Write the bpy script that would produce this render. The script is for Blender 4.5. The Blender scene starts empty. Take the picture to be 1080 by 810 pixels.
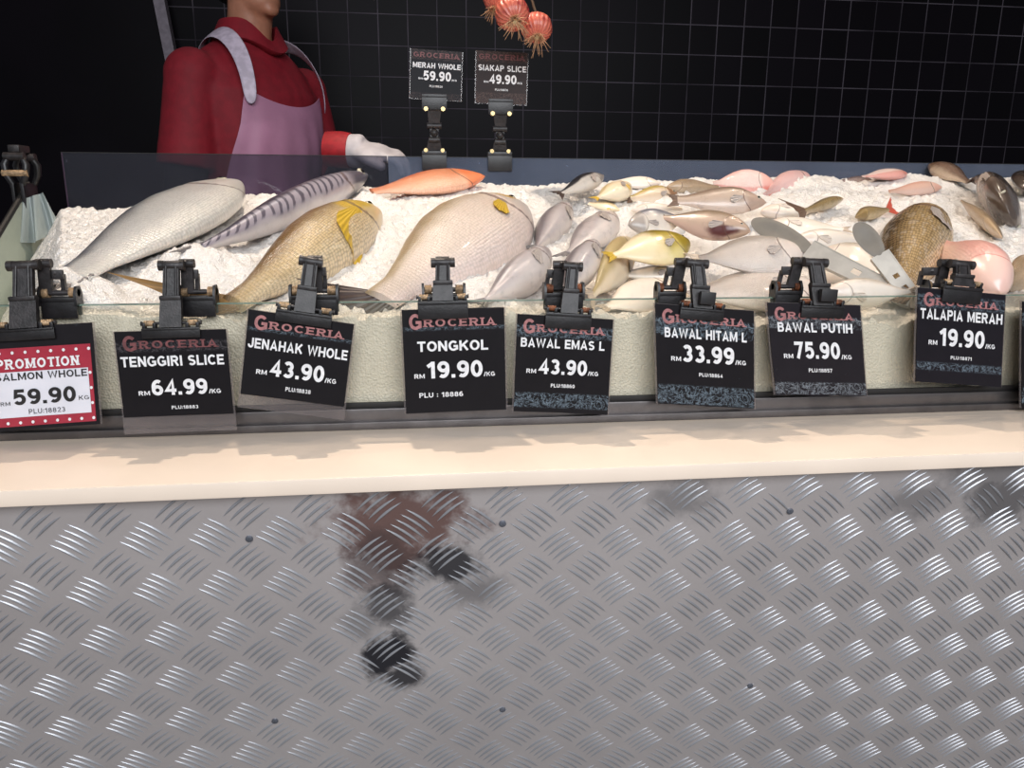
import bpy, bmesh, math, random
import numpy as np
from math import sin, cos, tan, pi, radians, sqrt, exp
from mathutils import Vector, Matrix

random.seed(7)
RNG = np.random.RandomState(11)
SC = bpy.context.scene
COL = SC.collection

# ------------------------------------------------------------------ camera
F = 810.0
def cam_axes(p, yaw, roll):
    p, yaw, roll = radians(p), radians(yaw), radians(roll)
    f = Vector((sin(yaw)*cos(p), cos(yaw)*cos(p), -sin(p)))
    r = Vector((cos(yaw), -sin(yaw), 0)); u = r.cross(f)
    return cos(roll)*r + sin(roll)*u, -sin(roll)*r + cos(roll)*u, f
CR, CU, CF = cam_axes(13.7, 7.3, .35)
CAM = Vector((0, 0, 1.0))
cd = bpy.data.cameras.new('camera'); cam = bpy.data.objects.new('camera', cd); COL.objects.link(cam)
cd.sensor_width = 36; cd.lens = 36*F/1080; cd.clip_start = .02; cd.clip_end = 60
Mc = Matrix((CR, CU, -CF)).transposed().to_4x4(); Mc.translation = CAM
cam.matrix_world = Mc
SC.camera = cam

def ray(x, y):
    return CF + CR*((x-540)/F) + CU*((405-y)/F)
def onY(x, y, Y):
    d = ray(x, y); return CAM + d*(Y/d.y)
def onZ(x, y, z):
    d = ray(x, y); return CAM + d*((z-CAM.z)/d.z)
def proj(P):
    P = P-CAM; d = P.dot(CF)
    return 540+F*P.dot(CR)/d, 405-F*P.dot(CU)/d

# ------------------------------------------------------------------ helpers
class MB:
    def __init__(s): s.v = []; s.f = []; s.uv = {}; s.mi = []; s.cm = 0
    def add(s, vs, fs, uvs=None):
        b = len(s.v); s.v += [Vector(p) for p in vs]
        for f in fs: s.f.append([i+b for i in f]); s.mi.append(s.cm)
        if uvs is not None:
            for i, q in enumerate(uvs): s.uv[b+i] = q
        return b
    def box(s, c, sz, M=None, bev=0.0):
        bm = bmesh.new(); bmesh.ops.create_cube(bm, size=1)
        for v in bm.verts: v.co = Vector((v.co.x*sz[0], v.co.y*sz[1], v.co.z*sz[2]))
        if bev: bmesh.ops.bevel(bm, geom=list(bm.edges), offset=bev, segments=2, affect='EDGES', profile=.6)
        T = Matrix.Translation(Vector(c))
        if M is not None: T = M @ T
        bm.verts.index_update()
        s.add([T @ v.co for v in bm.verts], [[v.index for v in f.verts] for f in bm.faces]); bm.free()
    def tube(s, pts, rad, n=12, cap=True, ell=None):
        pts = [Vector(p) for p in pts]
        if not isinstance(rad, (list, tuple)): rad = [rad]*len(pts)
        vs = []; fs = []
        up = None
        for i, p in enumerate(pts):
            t = (pts[min(i+1, len(pts)-1)]-pts[max(i-1, 0)]).normalized()
            if up is None:
                up = Vector((0, 0, 1)) if abs(t.z) < .9 else Vector((0, 1, 0))
            a = t.cross(up).normalized(); b = a.cross(t).normalized(); up = b
            ea, eb = (1, 1) if ell is None else ell
            for k in range(n):
                q = 2*pi*k/n
                vs.append(p + (a*cos(q)*ea + b*sin(q)*eb)*rad[i])
        for i in range(len(pts)-1):
            for k in range(n):
                fs.append([i*n+k, i*n+(k+1) % n, (i+1)*n+(k+1) % n, (i+1)*n+k])
        if cap:
            fs.append(list(range(n))[::-1]); fs.append([(len(pts)-1)*n+k for k in range(n)])
        s.add(vs, fs)
    def ball(s, c, r, M=None, nu=20, nv=12):
        if not isinstance(r, (list, tuple, Vector)): r = (r, r, r)
        vs = []; fs = []
        for j in range(nv+1):
            t = pi*j/nv
            for i in range(nu):
                q = 2*pi*i/nu
                p = Vector((r[0]*sin(t)*cos(q), r[1]*sin(t)*sin(q), r[2]*cos(t)))
                if M is not None: p = M.to_3x3() @ p
                vs.append(Vector(c)+p)
        for j in range(nv):
            for i in range(nu):
                fs.append([j*nu+i, (j+1)*nu+i, (j+1)*nu+(i+1) % nu, j*nu+(i+1) % nu])
        s.add(vs, fs)
    def prism(s, poly, d0, d1, M=None):
        """poly in local XZ, extruded along local Y from d0 to d1"""
        n = len(poly); vs = [Vector((p[0], d0, p[1])) for p in poly]+[Vector((p[0], d1, p[1])) for p in poly]
        if M is not None: vs = [M @ v for v in vs]
        fs = [list(range(n)), list(range(n, 2*n))[::-1]]+[[i, n+i, n+(i+1) % n, (i+1) % n] for i in range(n)]
        s.add(vs, fs)
    def build(s, name, mat, parent=None, smooth=35, off=None):
        me = bpy.data.meshes.new(name)
        vs = [v-off for v in s.v] if off is not None else s.v
        me.from_pydata([tuple(v) for v in vs], [], s.f)
        mats = mat if isinstance(mat, (list, tuple)) else [mat]
        for m in mats: me.materials.append(m)
        if len(mats) > 1:
            me.polygons.foreach_set('material_index', s.mi)
        if s.uv:
            l = me.uv_layers.new(name='UVMap')
            for lp in me.loops: l.data[lp.index].uv = s.uv.get(lp.vertex_index, (0, 0))
        bm = bmesh.new(); bm.from_mesh(me)
        bmesh.ops.remove_doubles(bm, verts=bm.verts, dist=1e-6)
        bmesh.ops.recalc_face_normals(bm, faces=bm.faces); bm.to_mesh(me); bm.free()
        if smooth:
            me.shade_smooth(); me.set_sharp_from_angle(angle=radians(smooth))
        o = bpy.data.objects.new(name, me); COL.objects.link(o)
        if parent is not None: o.parent = parent
        return o

def tag(o, label=None, cat=None, group=None, kind=None):
    if label: o['label'] = label
    if cat: o['category'] = cat
    if group: o['group'] = group
    if kind: o['kind'] = kind
    return o
def empty(name, loc, label=None, cat=None, group=None, kind=None):
    o = bpy.data.objects.new(name, None); COL.objects.link(o); o.location = loc; o.empty_display_size = .05
    return tag(o, label, cat, group, kind)
def lerp(a, b, t): return a+(b-a)*t
def smoothstep(a, b, x):
    t = np.clip((x-a)/(b-a), 0, 1); return t*t*(3-2*t)

# ------------------------------------------------------------------ materials
def S(r, g, b):
    f = lambda c: (c/255/12.92) if c/255 <= .04045 else ((c/255+.055)/1.055)**2.4
    return (f(r), f(g), f(b), 1)
class NT:
    def __init__(s, name):
        s.m = bpy.data.materials.new(name); s.m.use_nodes = True; s.t = s.m.node_tree
        s.t.nodes.clear(); s.out = s.n('ShaderNodeOutputMaterial')
    def n(s, ty, **kw):
        nd = s.t.nodes.new(ty)
        for k, v in kw.items():
            if k.startswith('_'): setattr(nd, k[1:], v)
        for k, v in kw.items():
            if not k.startswith('_'):
                i = nd.inputs[int(k[1:])] if k[0] == 'i' and k[1:].isdigit() else nd.inputs[k.replace('__', ' ')]
                if isinstance(v, bpy.types.NodeSocket): s.t.links.new(v, i)
                else: i.default_value = v
        return nd
    def link(s, a, b): s.t.links.new(a, b)
    def math(s, op, a, b=0.0, c=None, clamp=False):
        nd = s.n('ShaderNodeMath', _operation=op, _use_clamp=clamp)
        for i, v in enumerate((a, b, c)):
            if v is None: continue
            if isinstance(v, bpy.types.NodeSocket): s.t.links.new(v, nd.inputs[i])
            else: nd.inputs[i].default_value = v
        return nd.outputs[0]
    def mix(s, f, a, b, blend='MIX'):
        nd = s.n('ShaderNodeMix', _data_type='RGBA', _blend_type=blend, _clamp_factor=True)
        for i, v in ((0, f), (6, a), (7, b)):
            if isinstance(v, bpy.types.NodeSocket): s.t.links.new(v, nd.inputs[i])
            else: nd.inputs[i].default_value = v
        return nd.outputs[2]
    def ramp(s, fac, stops, interp='LINEAR'):
        nd = s.n('ShaderNodeValToRGB'); cr = nd.color_ramp; cr.interpolation = interp
        while len(cr.elements) < len(stops): cr.elements.new(.5)
        for e, (p, c) in zip(cr.elements, stops):
            e.position = p; e.color = c if len(c) == 4 else (*c, 1)
        s.t.links.new(fac, nd.inputs[0]); return nd.outputs[0]
    def step(s, x, a, b):
        nd = s.n('ShaderNodeMapRange', _interpolation_type='SMOOTHSTEP')
        s.t.links.new(x, nd.inputs[0]); nd.inputs[1].default_value = a; nd.inputs[2].default_value = b
        return nd.outputs[0]
    def noise(s, vec, scale, detail=3, rough=.5, dist=0):
        nd = s.n('ShaderNodeTexNoise', Scale=scale, Detail=detail, Roughness=rough, Distortion=dist)
        if vec is not None: s.t.links.new(vec, nd.inputs['Vector'])
        return nd.outputs[0]
    def bump(s, h, strength=.3, dist=.002):
        return s.n('ShaderNodeBump', Strength=strength, Distance=dist, Height=h).outputs[0]
    def bsdf(s, **kw):
        p = s.n('ShaderNodeBsdfPrincipled', **kw); s.link(p.outputs[0], s.out.inputs[0]); return p
    def obj(s): return s.n('ShaderNodeTexCoord').outputs['Object']
    def uv(s): return s.n('ShaderNodeTexCoord').outputs['UV']

def plain(name, col, rough=.5, metal=0, noise_amt=.12, scale=60, bump=.0, coat=0, spec=.5):
    t = NT(name); o = t.obj()
    nz = t.noise(o, scale, 4)
    c2 = tuple(min(1, x*(1-noise_amt*2)) for x in col[:3])+(1,)
    c = t.mix(t.step(nz, .35, .65), c2, col)
    kw = dict(Base__Color=c, Roughness=rough, Metallic=metal)
    kw['Coat__Weight'] = coat; kw['Specular__IOR__Level'] = spec
    if bump: kw['Normal'] = t.bump(t.noise(o, scale*4, 3), bump, .002)
    t.bsdf(**kw); return t.m

def glass_mat(name, tint, haze, haze_col, gloss_rough=.03, haze_noise=True):
    """thin pane: clear body tint, a diffuse film for smears and painted reflections, surface reflection"""
    t = NT(name); o = t.obj()
    tr = t.n('ShaderNodeBsdfTransparent', Color=tint)
    df = t.n('ShaderNodeBsdfDiffuse', Color=haze_col)
    if haze_noise:
        h = t.math('MULTIPLY', t.math('ADD', t.math('MULTIPLY', t.noise(o, 6, 5, .6), .9), .55), haze)
        spk = t.math('MULTIPLY', t.step(t.noise(o, 140, 2), .74, .8), .5)
        h = t.math('ADD', h, spk, clamp=True)
    else: h = t.math('ADD', haze, 0)
    a = t.n('ShaderNodeMixShader', i0=h); t.link(tr.outputs[0], a.inputs[1]); t.link(df.outputs[0], a.inputs[2])
    gl = t.n('ShaderNodeBsdfGlossy', Color=(1, 1, 1, 1), Roughness=gloss_rough)
    fr = t.n('ShaderNodeFresnel', IOR=1.45)
    fr = t.math('MULTIPLY', fr.outputs[0], .5)
    b = t.n('ShaderNodeMixShader', i0=fr); t.link(a.outputs[0], b.inputs[1]); t.link(gl.outputs[0], b.inputs[2])
    t.link(b.outputs[0], t.out.inputs[0]); return t.m

M = {}
M['pane_front'] = glass_mat('clear_pane', (.97, .955, .91, 1), .05, S(215, 220, 200))
M['pane_back'] = glass_mat('smeared_pane_reflection', (.60, .62, .68, 1), .42, S(112, 122, 142))  # haze colour holds smears and, painted in, the grey-blue of reflections
M['pane_left'] = glass_mat('smeared_pane_dark', (.55, .55, .60, 1), .12, S(98, 100, 112))
M['pane_side'] = glass_mat('side_pane_ice_reflection', (.8, .85, .8, 1), .62, S(192, 202, 188))  # pale green haze painted in for ice reflected on the glass
M['pane_edge'] = plain('glass_edge', S(120, 140, 128), .2)
M['acrylic'] = glass_mat('clear_acrylic', (.86, .84, .83, 1), .10, S(190, 180, 180), .08)
M['plastic_bag'] = glass_mat('cloudy_plastic', (.75, .8, .8, 1), .45, S(180, 190, 188), .15)
M['white_ledge'] = plain('cream_laminate', S(240, 222, 204), .4, 0, .03, 9)
M['steel'] = plain('brushed_steel', S(112, 108, 108), .35, .85, .1, 40)
M['dark_gap'] = plain('black_seal', S(24, 22, 22), .6)
M['black'] = plain('black_plastic', S(30, 28, 30), .38, 0, .25, 90, .1)
M['blackm'] = plain('black_worn_plastic', S(48, 44, 45), .45, 0, .3, 120, .15)
M['rivet'] = plain('brass_rivet', S(205, 180, 130), .3, .8)
M['rust'] = plain('rusty_spring', S(150, 92, 62), .55, .35, .35, 160, .4)
M['ivory'] = plain('tan_spring', S(196, 164, 128), .45, .3, .3, 160, .3)
M['greyrub'] = plain('grey_silicone', S(122, 116, 107), .55, 0, .06, 60)
M['tong'] = plain('satin_steel', S(208, 202, 192), .3, .4, .06, 60)
M['screw'] = plain('dull_screw_steel', S(112, 116, 126), .4, .5)
M['white'] = plain('white_print', S(226, 226, 228), .5, 0, .06, 200)
M['inkblack'] = plain('black_print', S(26, 24, 26), .5)
M['pink'] = plain('faded_pink_print', S(168, 112, 112), .55, 0, .15, 300)
M['pinkdim'] = plain('dark_pink_print', S(116, 64, 66), .55, 0, .2, 300)
M['paper'] = plain('white_paper', S(214, 214, 222), .55, 0, .03, 30)

def card_mat(name, base, wear, bands, wear_col=S(140, 158, 172)):
    """laminated price card; bands = (v0, v1, density) scuffed stripes; v counts from the top"""
    t = NT(name); uv = t.uv(); o = t.obj()
    sep = t.n('ShaderNodeSeparateXYZ'); t.link(uv, sep.inputs[0]); v = sep.outputs[1]
    col = t.mix(t.noise(o, 70, 4), base, tuple(c*1.5 for c in base[:3])+(1,))
    fine = t.noise(uv, 11, 7, .72, 1.6)
    ridge = t.math('ABSOLUTE', t.math('SUBTRACT', fine, .5))
    line = t.math('SUBTRACT', 1, t.step(ridge, .006, .022))
    total = None
    for (a, b, d) in bands:
        m = t.math('MULTIPLY', t.step(v, a-.012, a+.012), t.math('SUBTRACT', 1, t.step(v, b-.012, b+.012)))
        m = t.math('MULTIPLY', m, d); total = m if total is None else t.math('MAXIMUM', total, m)
    if total is not None:
        w = t.math('MULTIPLY', total, t.math('ADD', t.math('MULTIPLY', line, .9), t.math('MULTIPLY', t.step(t.noise(uv, 14, 5, .7), .5, .68), .3)), clamp=True)
        col = t.mix(w, col, wear_col)
    big = t.math('MULTIPLY', t.step(t.noise(o, 45, 5, .7, .6), .66, .72), wear)
    col = t.mix(big, col, wear_col)
    t.bsdf(Base__Color=col, Roughness=.45, Specular__IOR__Level=.14, Normal=t.bump(fine, .12, .001)); return t.m
BLK = S(17, 15, 18)

# wall tiles: 10 cm glossy black with grey joints
def tile_mat():
    t = NT('black_wall_tile'); o = t.obj()
    mp = t.n('ShaderNodeMapping'); t.link(o, mp.inputs[0]); mp.inputs['Rotation'].default_value = (radians(90), 0, 0)
    sep = t.n('ShaderNodeSeparateXYZ'); t.link(o, sep.inputs[0])
    cell = .1
    def line(c):
        fr = t.math('FRACT', t.math('DIVIDE', c, cell))
        d = t.math('ABSOLUTE', t.math('SUBTRACT', fr, .5))
        return t.step(d, .476, .49)
    g = t.math('MAXIMUM', line(sep.outputs[0]), line(sep.outputs[2]))
    cid = t.n('ShaderNodeCombineXYZ', X=t.math('FLOOR', t.math('DIVIDE', sep.outputs[0], cell)), Y=t.math('FLOOR', t.math('DIVIDE', sep.outputs[2], cell)))
    wn = t.n('ShaderNodeTexWhiteNoise'); t.link(cid.outputs[0], wn.inputs[0])
    tile = t.mix(wn.outputs[0], S(10, 8, 11), S(17, 13, 19))
    gcol = t.mix(t.step(t.noise(o, 4, 3), .3, .7), S(52, 48, 54), S(92, 86, 94))
    col = t.mix(g, tile, gcol)
    h = t.math('SUBTRACT', 1, g)
    rg = t.math('ADD', t.math('MULTIPLY', g, .4), .42)
    t.bsdf(Base__Color=col, Roughness=rg, Normal=t.bump(h, .3, .002), Specular__IOR__Level=.07); return t.m
M['tile'] = tile_mat()
M['panel_dark'] = plain('black_gloss_panel', S(13, 9, 15), .4, 0, .2, 3, 0, 0, .08)
M['trim'] = plain('grey_edge_trim', S(112, 104, 112), .4, .4)
def floor_mat():
    t = NT('floor_tiles'); o = t.obj()
    br = t.n('ShaderNodeTexBrick', _offset=0.0, Scale=1.0, Color1=S(120, 112, 104), Color2=S(112, 104, 98), Mortar=S(70, 66, 62)); t.link(o, br.inputs['Vector'])
    br.inputs['Brick Width'].default_value = .6; br.inputs['Row Height'].default_value = .6; br.inputs['Mortar Size'].default_value = .004
    t.bsdf(Base__Color=br.outputs[0], Roughness=.4); return t.m
M['floor'] = floor_mat()
M['ceiling'] = plain('dark_ceiling_paint', S(60, 58, 62), .8)

# ------------------------------------------------------------------ setting
def struct(name, mb, m):
    o = mb.build(name, m); tag(o, kind='structure'); return o
b = MB(); b.box((.3, 1.2, -.05), (8, 7.2, .1)); struct('floor', b, M['floor'])
Yw = 2.86
b = MB(); b.box((1.0, Yw+.05, 1.4), (5.4, .1, 2.8)); struct('wall_back', b, M['tile'])
b = MB(); b.box((.3, 1.9, 2.85), (8, 3.6, .1)); struct('ceiling', b, M['ceiling'])
# black gloss panel left of the tiles and its leaning grey edge
pa, pb = onY(164, 0, 2.78), onY(183, 95, 2.78)
dirn = (pa-pb)/(pa.z-pb.z)
xa = lambda z: pb.x+dirn.x*(z-pb.z)
b = MB(); b.prism([(-3.4, 0), (xa(0), 0), (xa(2.8), 2.8), (-3.4, 2.8)], 2.78, Yw-.005); struct('wall_left', b, M['panel_dark'])
b = MB(); b.prism([(xa(0)-.004, 0), (xa(0)+.03, 0), (xa(2.8)+.03, 2.8), (xa(2.8)-.004, 2.8)], 2.765, 2.80); struct('trim_1', b, M['trim'])

# ------------------------------------------------------------------ the counter
YG = .80; ZT = .8936; ZB = .783; YB = 1.5; ZBT = 1.0708; XL, XR = -.72, 1.75
LEDGE = .762
counter = empty('display_counter', (.4, .65, 0), 'long fish counter with tread plate front, cream ledge and low glass panes', 'counter')
CO = Vector((.4, .65, 0))
YP = .655
# ledge
Yf = .642
b = MB(); b.box(((XL+XR)/2, (Yf+.79)/2, LEDGE-.0075), (XR-XL+.6, .79-Yf, .015), bev=.0025)
b.build('ledge', M['white_ledge'], counter, off=CO)
# steel base rail under the front pane
b = MB(); b.box(((XL+XR)/2, .799, (LEDGE+ZB)/2+.0003), (XR-XL, .022, ZB-LEDGE), bev=.002)
b.box(((XL+XR)/2, .7855, LEDGE+.004), (XR-XL, .006, .008), bev=.001)
b.build('base_rail', M['steel'], counter, off=CO)
b = MB(); b.box(((XL+XR)/2, .7935, ZB+.003), (XR-XL, .004, .006), bev=.001); b.build('seal_strip', M['dark_gap'], counter, off=CO)
# front pane, two lengths butted together near the right
def pane(name, x0, x1, y, z0, z1, m, th=.006):
    b = MB(); b.box(((x0+x1)/2, y, (z0+z1)/2), (x1-x0, th, z1-z0)); o = b.build(name, m, counter, 0, off=CO)
    b = MB(); b.box(((x0+x1)/2, y, z1+.0006), (x1-x0, th, .0012)); e = b.build('polished_edge', M['pane_edge' if y < 1 else 'dark_gap'], o, 0, off=CO)
    return o
xj = onY(1078, 400, YG).x
pane('front_pane', XL, xj, YG, ZB, ZT, M['pane_front']); pane('front_pane', xj+.003, XR, YG, ZB, ZT, M['pane_front'])
x0 = onY(65, 162, YB).x; x1 = onY(408, 165, YB).x
pane('back_pane', x0, x1, YB, .80, ZBT, M['pane_left']); pane('back_pane', x1+.002, XR+.1, YB, .80, ZBT, M['pane_back'])
# side pane with a cut-down top
XS = onY(26, 205, 1.45).x
pS = [onY(26, 203, 1.45), None]
dS = ray(0, 246); pS[1] = CAM + dS*(XS/dS.x)
m_sl = (pS[0].z-pS[1].z)/(pS[0].y-pS[1].y)
ztop = lambda y: pS[1].z+(y-pS[1].y)*m_sl
ylow = pS[1].y-(pS[1].z-(ZT+.02))/m_sl
Mside = Matrix(((0, 1, 0, XS), (1, 0, 0, 0), (0, 0, 1, 0), (0, 0, 0, 1)))
b = MB(); b.prism([(.805, .70), (1.49, .70), (1.49, ztop(1.47)), (1.47, ztop(1.47)), (ylow, ztop(ylow)), (.805, ZT+.005)], -.004, .004, Mside)
o = b.build('side_pane', M['pane_side'], counter, 0, off=CO)
b = MB()
for (ya, za, yb, zb) in ((1.47, ztop(1.47), ylow, ztop(ylow)), (ylow, ztop(ylow), .805, ZT+.005)):
    b.tube([(XS, ya, za+.002), (XS, yb, zb+.002)], .005, 8)
b.build('edge_strip', M['dark_gap'], o, off=CO)
# tray floor, carcass and rear upstand
b = MB(); b.box(((XL+XR)/2, 1.15, .74), (XR-XL, .68, .02)); b.box(((XL+XR)/2, 1.512, .77), (XR-XL, .018, .12)); b.build('tray', M['steel'], counter, off=CO)
b = MB(); b.box(((XL+XR)/2, 1.16, .40), (XR-XL+.3, .62, .66)); b.build('carcass', M['dark_gap'], counter, off=CO)

# tread plate: leans in towards the floor
AL = radians(14)
pl_u = Vector((1, 0, 0)); pl_v = Vector((0, sin(AL), -cos(AL))); pl_n = Vector((0, -cos(AL), -sin(AL)))
P0 = Vector((0, YP, LEDGE-.0152))
def on_plate(x, y):
    d = ray(x, y); t = (P0-CAM).dot(pl_n)/d.dot(pl_n); q = CAM+d*t-P0
    return q.dot(pl_u), q.dot(pl_v)
def plate_mat(clean=False):
    t = NT('polished_tread_bars' if clean else 'aluminium_tread_plate'); o = t.obj()
    n1 = t.noise(o, 7, 5, .6); n2 = t.noise(o, 260, 3)
    col = t.mix(n1, S(186, 180, 180), S(212, 206, 205))
    if clean:
        t.bsdf(Base__Color=t.mix(n1, S(150, 152, 158), S(186, 187, 191)), Metallic=.55, Roughness=.36, Normal=t.bump(n2, .05, .001)); return t.m
    # grime patches, each at its own place on the plate
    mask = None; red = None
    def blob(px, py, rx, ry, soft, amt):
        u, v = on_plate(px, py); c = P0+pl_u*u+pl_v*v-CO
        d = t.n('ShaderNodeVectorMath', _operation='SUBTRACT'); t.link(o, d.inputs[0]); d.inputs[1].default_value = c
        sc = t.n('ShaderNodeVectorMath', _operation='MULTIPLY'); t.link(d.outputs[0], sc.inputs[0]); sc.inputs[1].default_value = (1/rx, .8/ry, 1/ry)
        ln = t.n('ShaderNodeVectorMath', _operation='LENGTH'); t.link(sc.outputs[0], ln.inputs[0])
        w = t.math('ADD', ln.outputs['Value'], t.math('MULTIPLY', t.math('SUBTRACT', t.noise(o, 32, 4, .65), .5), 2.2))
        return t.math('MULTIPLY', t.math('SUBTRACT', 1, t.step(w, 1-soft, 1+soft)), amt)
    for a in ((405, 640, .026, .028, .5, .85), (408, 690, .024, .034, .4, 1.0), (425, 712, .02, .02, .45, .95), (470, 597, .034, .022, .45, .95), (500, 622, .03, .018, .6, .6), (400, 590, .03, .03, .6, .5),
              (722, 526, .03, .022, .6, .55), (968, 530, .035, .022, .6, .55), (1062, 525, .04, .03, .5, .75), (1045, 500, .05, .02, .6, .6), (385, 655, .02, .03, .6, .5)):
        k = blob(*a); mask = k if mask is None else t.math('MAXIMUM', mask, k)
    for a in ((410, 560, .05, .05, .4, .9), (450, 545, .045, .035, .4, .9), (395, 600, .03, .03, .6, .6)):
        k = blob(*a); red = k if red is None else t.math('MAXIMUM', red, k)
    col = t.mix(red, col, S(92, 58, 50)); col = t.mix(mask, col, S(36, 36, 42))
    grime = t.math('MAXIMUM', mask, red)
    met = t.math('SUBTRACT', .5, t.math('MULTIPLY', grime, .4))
    ro = t.math('ADD', .30, t.math('MULTIPLY', n1, .12))
    t.bsdf(Base__Color=col, Metallic=met, Roughness=ro, Normal=t.bump(n2, .06, .001)); return t.m
# lattice read off the plate
u0, v0 = on_plate(648, 621); u1, v1 = on_plate(764, 614); PIT = (u1-u0)/2
_, va = on_plate(642.6, 666.5); _, vb = on_plate(653, 573); PV = (va-vb)/2
print('PITCH', PIT, PV)
UMIN, UMAX, VMAX = -.85, 1.35, .60
b = MB()
T = Matrix((pl_u, pl_v, pl_n)).transposed().to_4x4(); T.translation = P0
def pp(u, v, h): return T @ Vector((u, v, h))
b.add([pp(UMIN, 0, 0), pp(UMAX, 0, 0), pp(UMAX, VMAX, 0), pp(UMIN, VMAX, 0), pp(UMIN, 0, -.012), pp(UMAX, 0, -.012), pp(UMAX, VMAX, -.012), pp(UMIN, VMAX, -.012)],
      [[0, 1, 2, 3], [7, 6, 5, 4], [0, 4, 5, 1], [1, 5, 6, 2], [2, 6, 7, 3], [3, 7, 4, 0]])
b.cm = 1
NB = 9
def bar(cu, cv, ang, L, W, H):
    ca, sa = cos(ang), sin(ang); vs = []; fs = []
    for i in range(NB):
        t = i/(NB-1)*2-1; w = W*(1-abs(t)**2.2); h = H*(1-t*t)**.7
        x = t*L
        for (yy, hh) in ((-w, -.0002), (-w*.45, h*.8), (0, h), (w*.45, h*.8), (w, -.0002)):
            yb = yy-W*.9*(1-t*t); vs.append(pp(cu+x*ca-yb*sa, cv+x*sa+yb*ca, hh))
    for i in range(NB-1):
        for k in range(4): fs.append([i*5+k, i*5+k+1, (i+1)*5+k+1, (i+1)*5+k])
    b.add(vs, fs)
nr0 = int((0-v0)/PV)-1
for j in range(nr0-1, nr0+14):
    for i in range(-30, 30):
        for ty in (0, 1):
            cu = u0+(i+.5*ty)*PIT; cv = v0+(j-.5*ty)*PV
            if not (UMIN+.03 < cu < UMAX-.03 and -.03 < cv < VMAX-.02): continue
            ang = radians(-42 if ty == 0 else 42)     # '/' and '\' on the face (v runs down)
            st = Vector((-sin(ang), cos(ang)))
            for k in range(-2, 3):
                c2u, c2v = cu+st.x*k*PIT*.124, cv+st.y*k*PIT*.124
                if c2v < .012: continue
                bar(c2u, c2v, ang, PIT*.315, PIT*.027, .0015)
M['plate'] = plate_mat()
plate = b.build('front_panel', [M['plate'], plate_mat(True)], counter, 50, off=CO)
for (px, py) in ((263, 568), (290, 760), (530, 552), (530, 748), (833, 539), (791, 723)):
    u, v = on_plate(px, py); b = MB()
    c = pp(u, v, 0)
    b.tube([pp(u, v, -.002), pp(u, v, .0012), pp(u, v, .0018)], [.0034, .0034, .0024], 14)
    b.box((0, 0, 0), (.005, .0008, .0006), Matrix.Translation(pp(u, v, .0018)) @ T.to_3x3().to_4x4())
    b.box((0, 0, 0), (.0008, .005, .0006), Matrix.Translation(pp(u, v, .0018)) @ T.to_3x3().to_4x4())
    b.build('screw', M['screw'], plate, off=CO)

# ------------------------------------------------------------------ the bed of ice
def slope(X): return float(np.interp(X, [-.6, -.3, .1, 1.1], [.14, .185, .225, .25]))
def bed(X, Y): return .880+(Y-.815)*slope(X)
def bed_pt(px, py, h=0.0):
    """where the line of sight through a point of the photo meets the bed (or a level h above it)"""
    d = ray(px, py); Y = .78
    while Y < 1.50:
        q = CAM+d*(Y/d.y)
        if q.z <= bed(q.x, q.y)+h: return q
        Y += .001
    return CAM+d*(1.50/d.y)
def bed_n(X, Y):
    return Vector((-(bed(X+.01, Y)-bed(X-.01, Y))/.02, -(bed(X, Y+.01)-bed(X, Y-.01))/.02, 1)).normalized()

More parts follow.
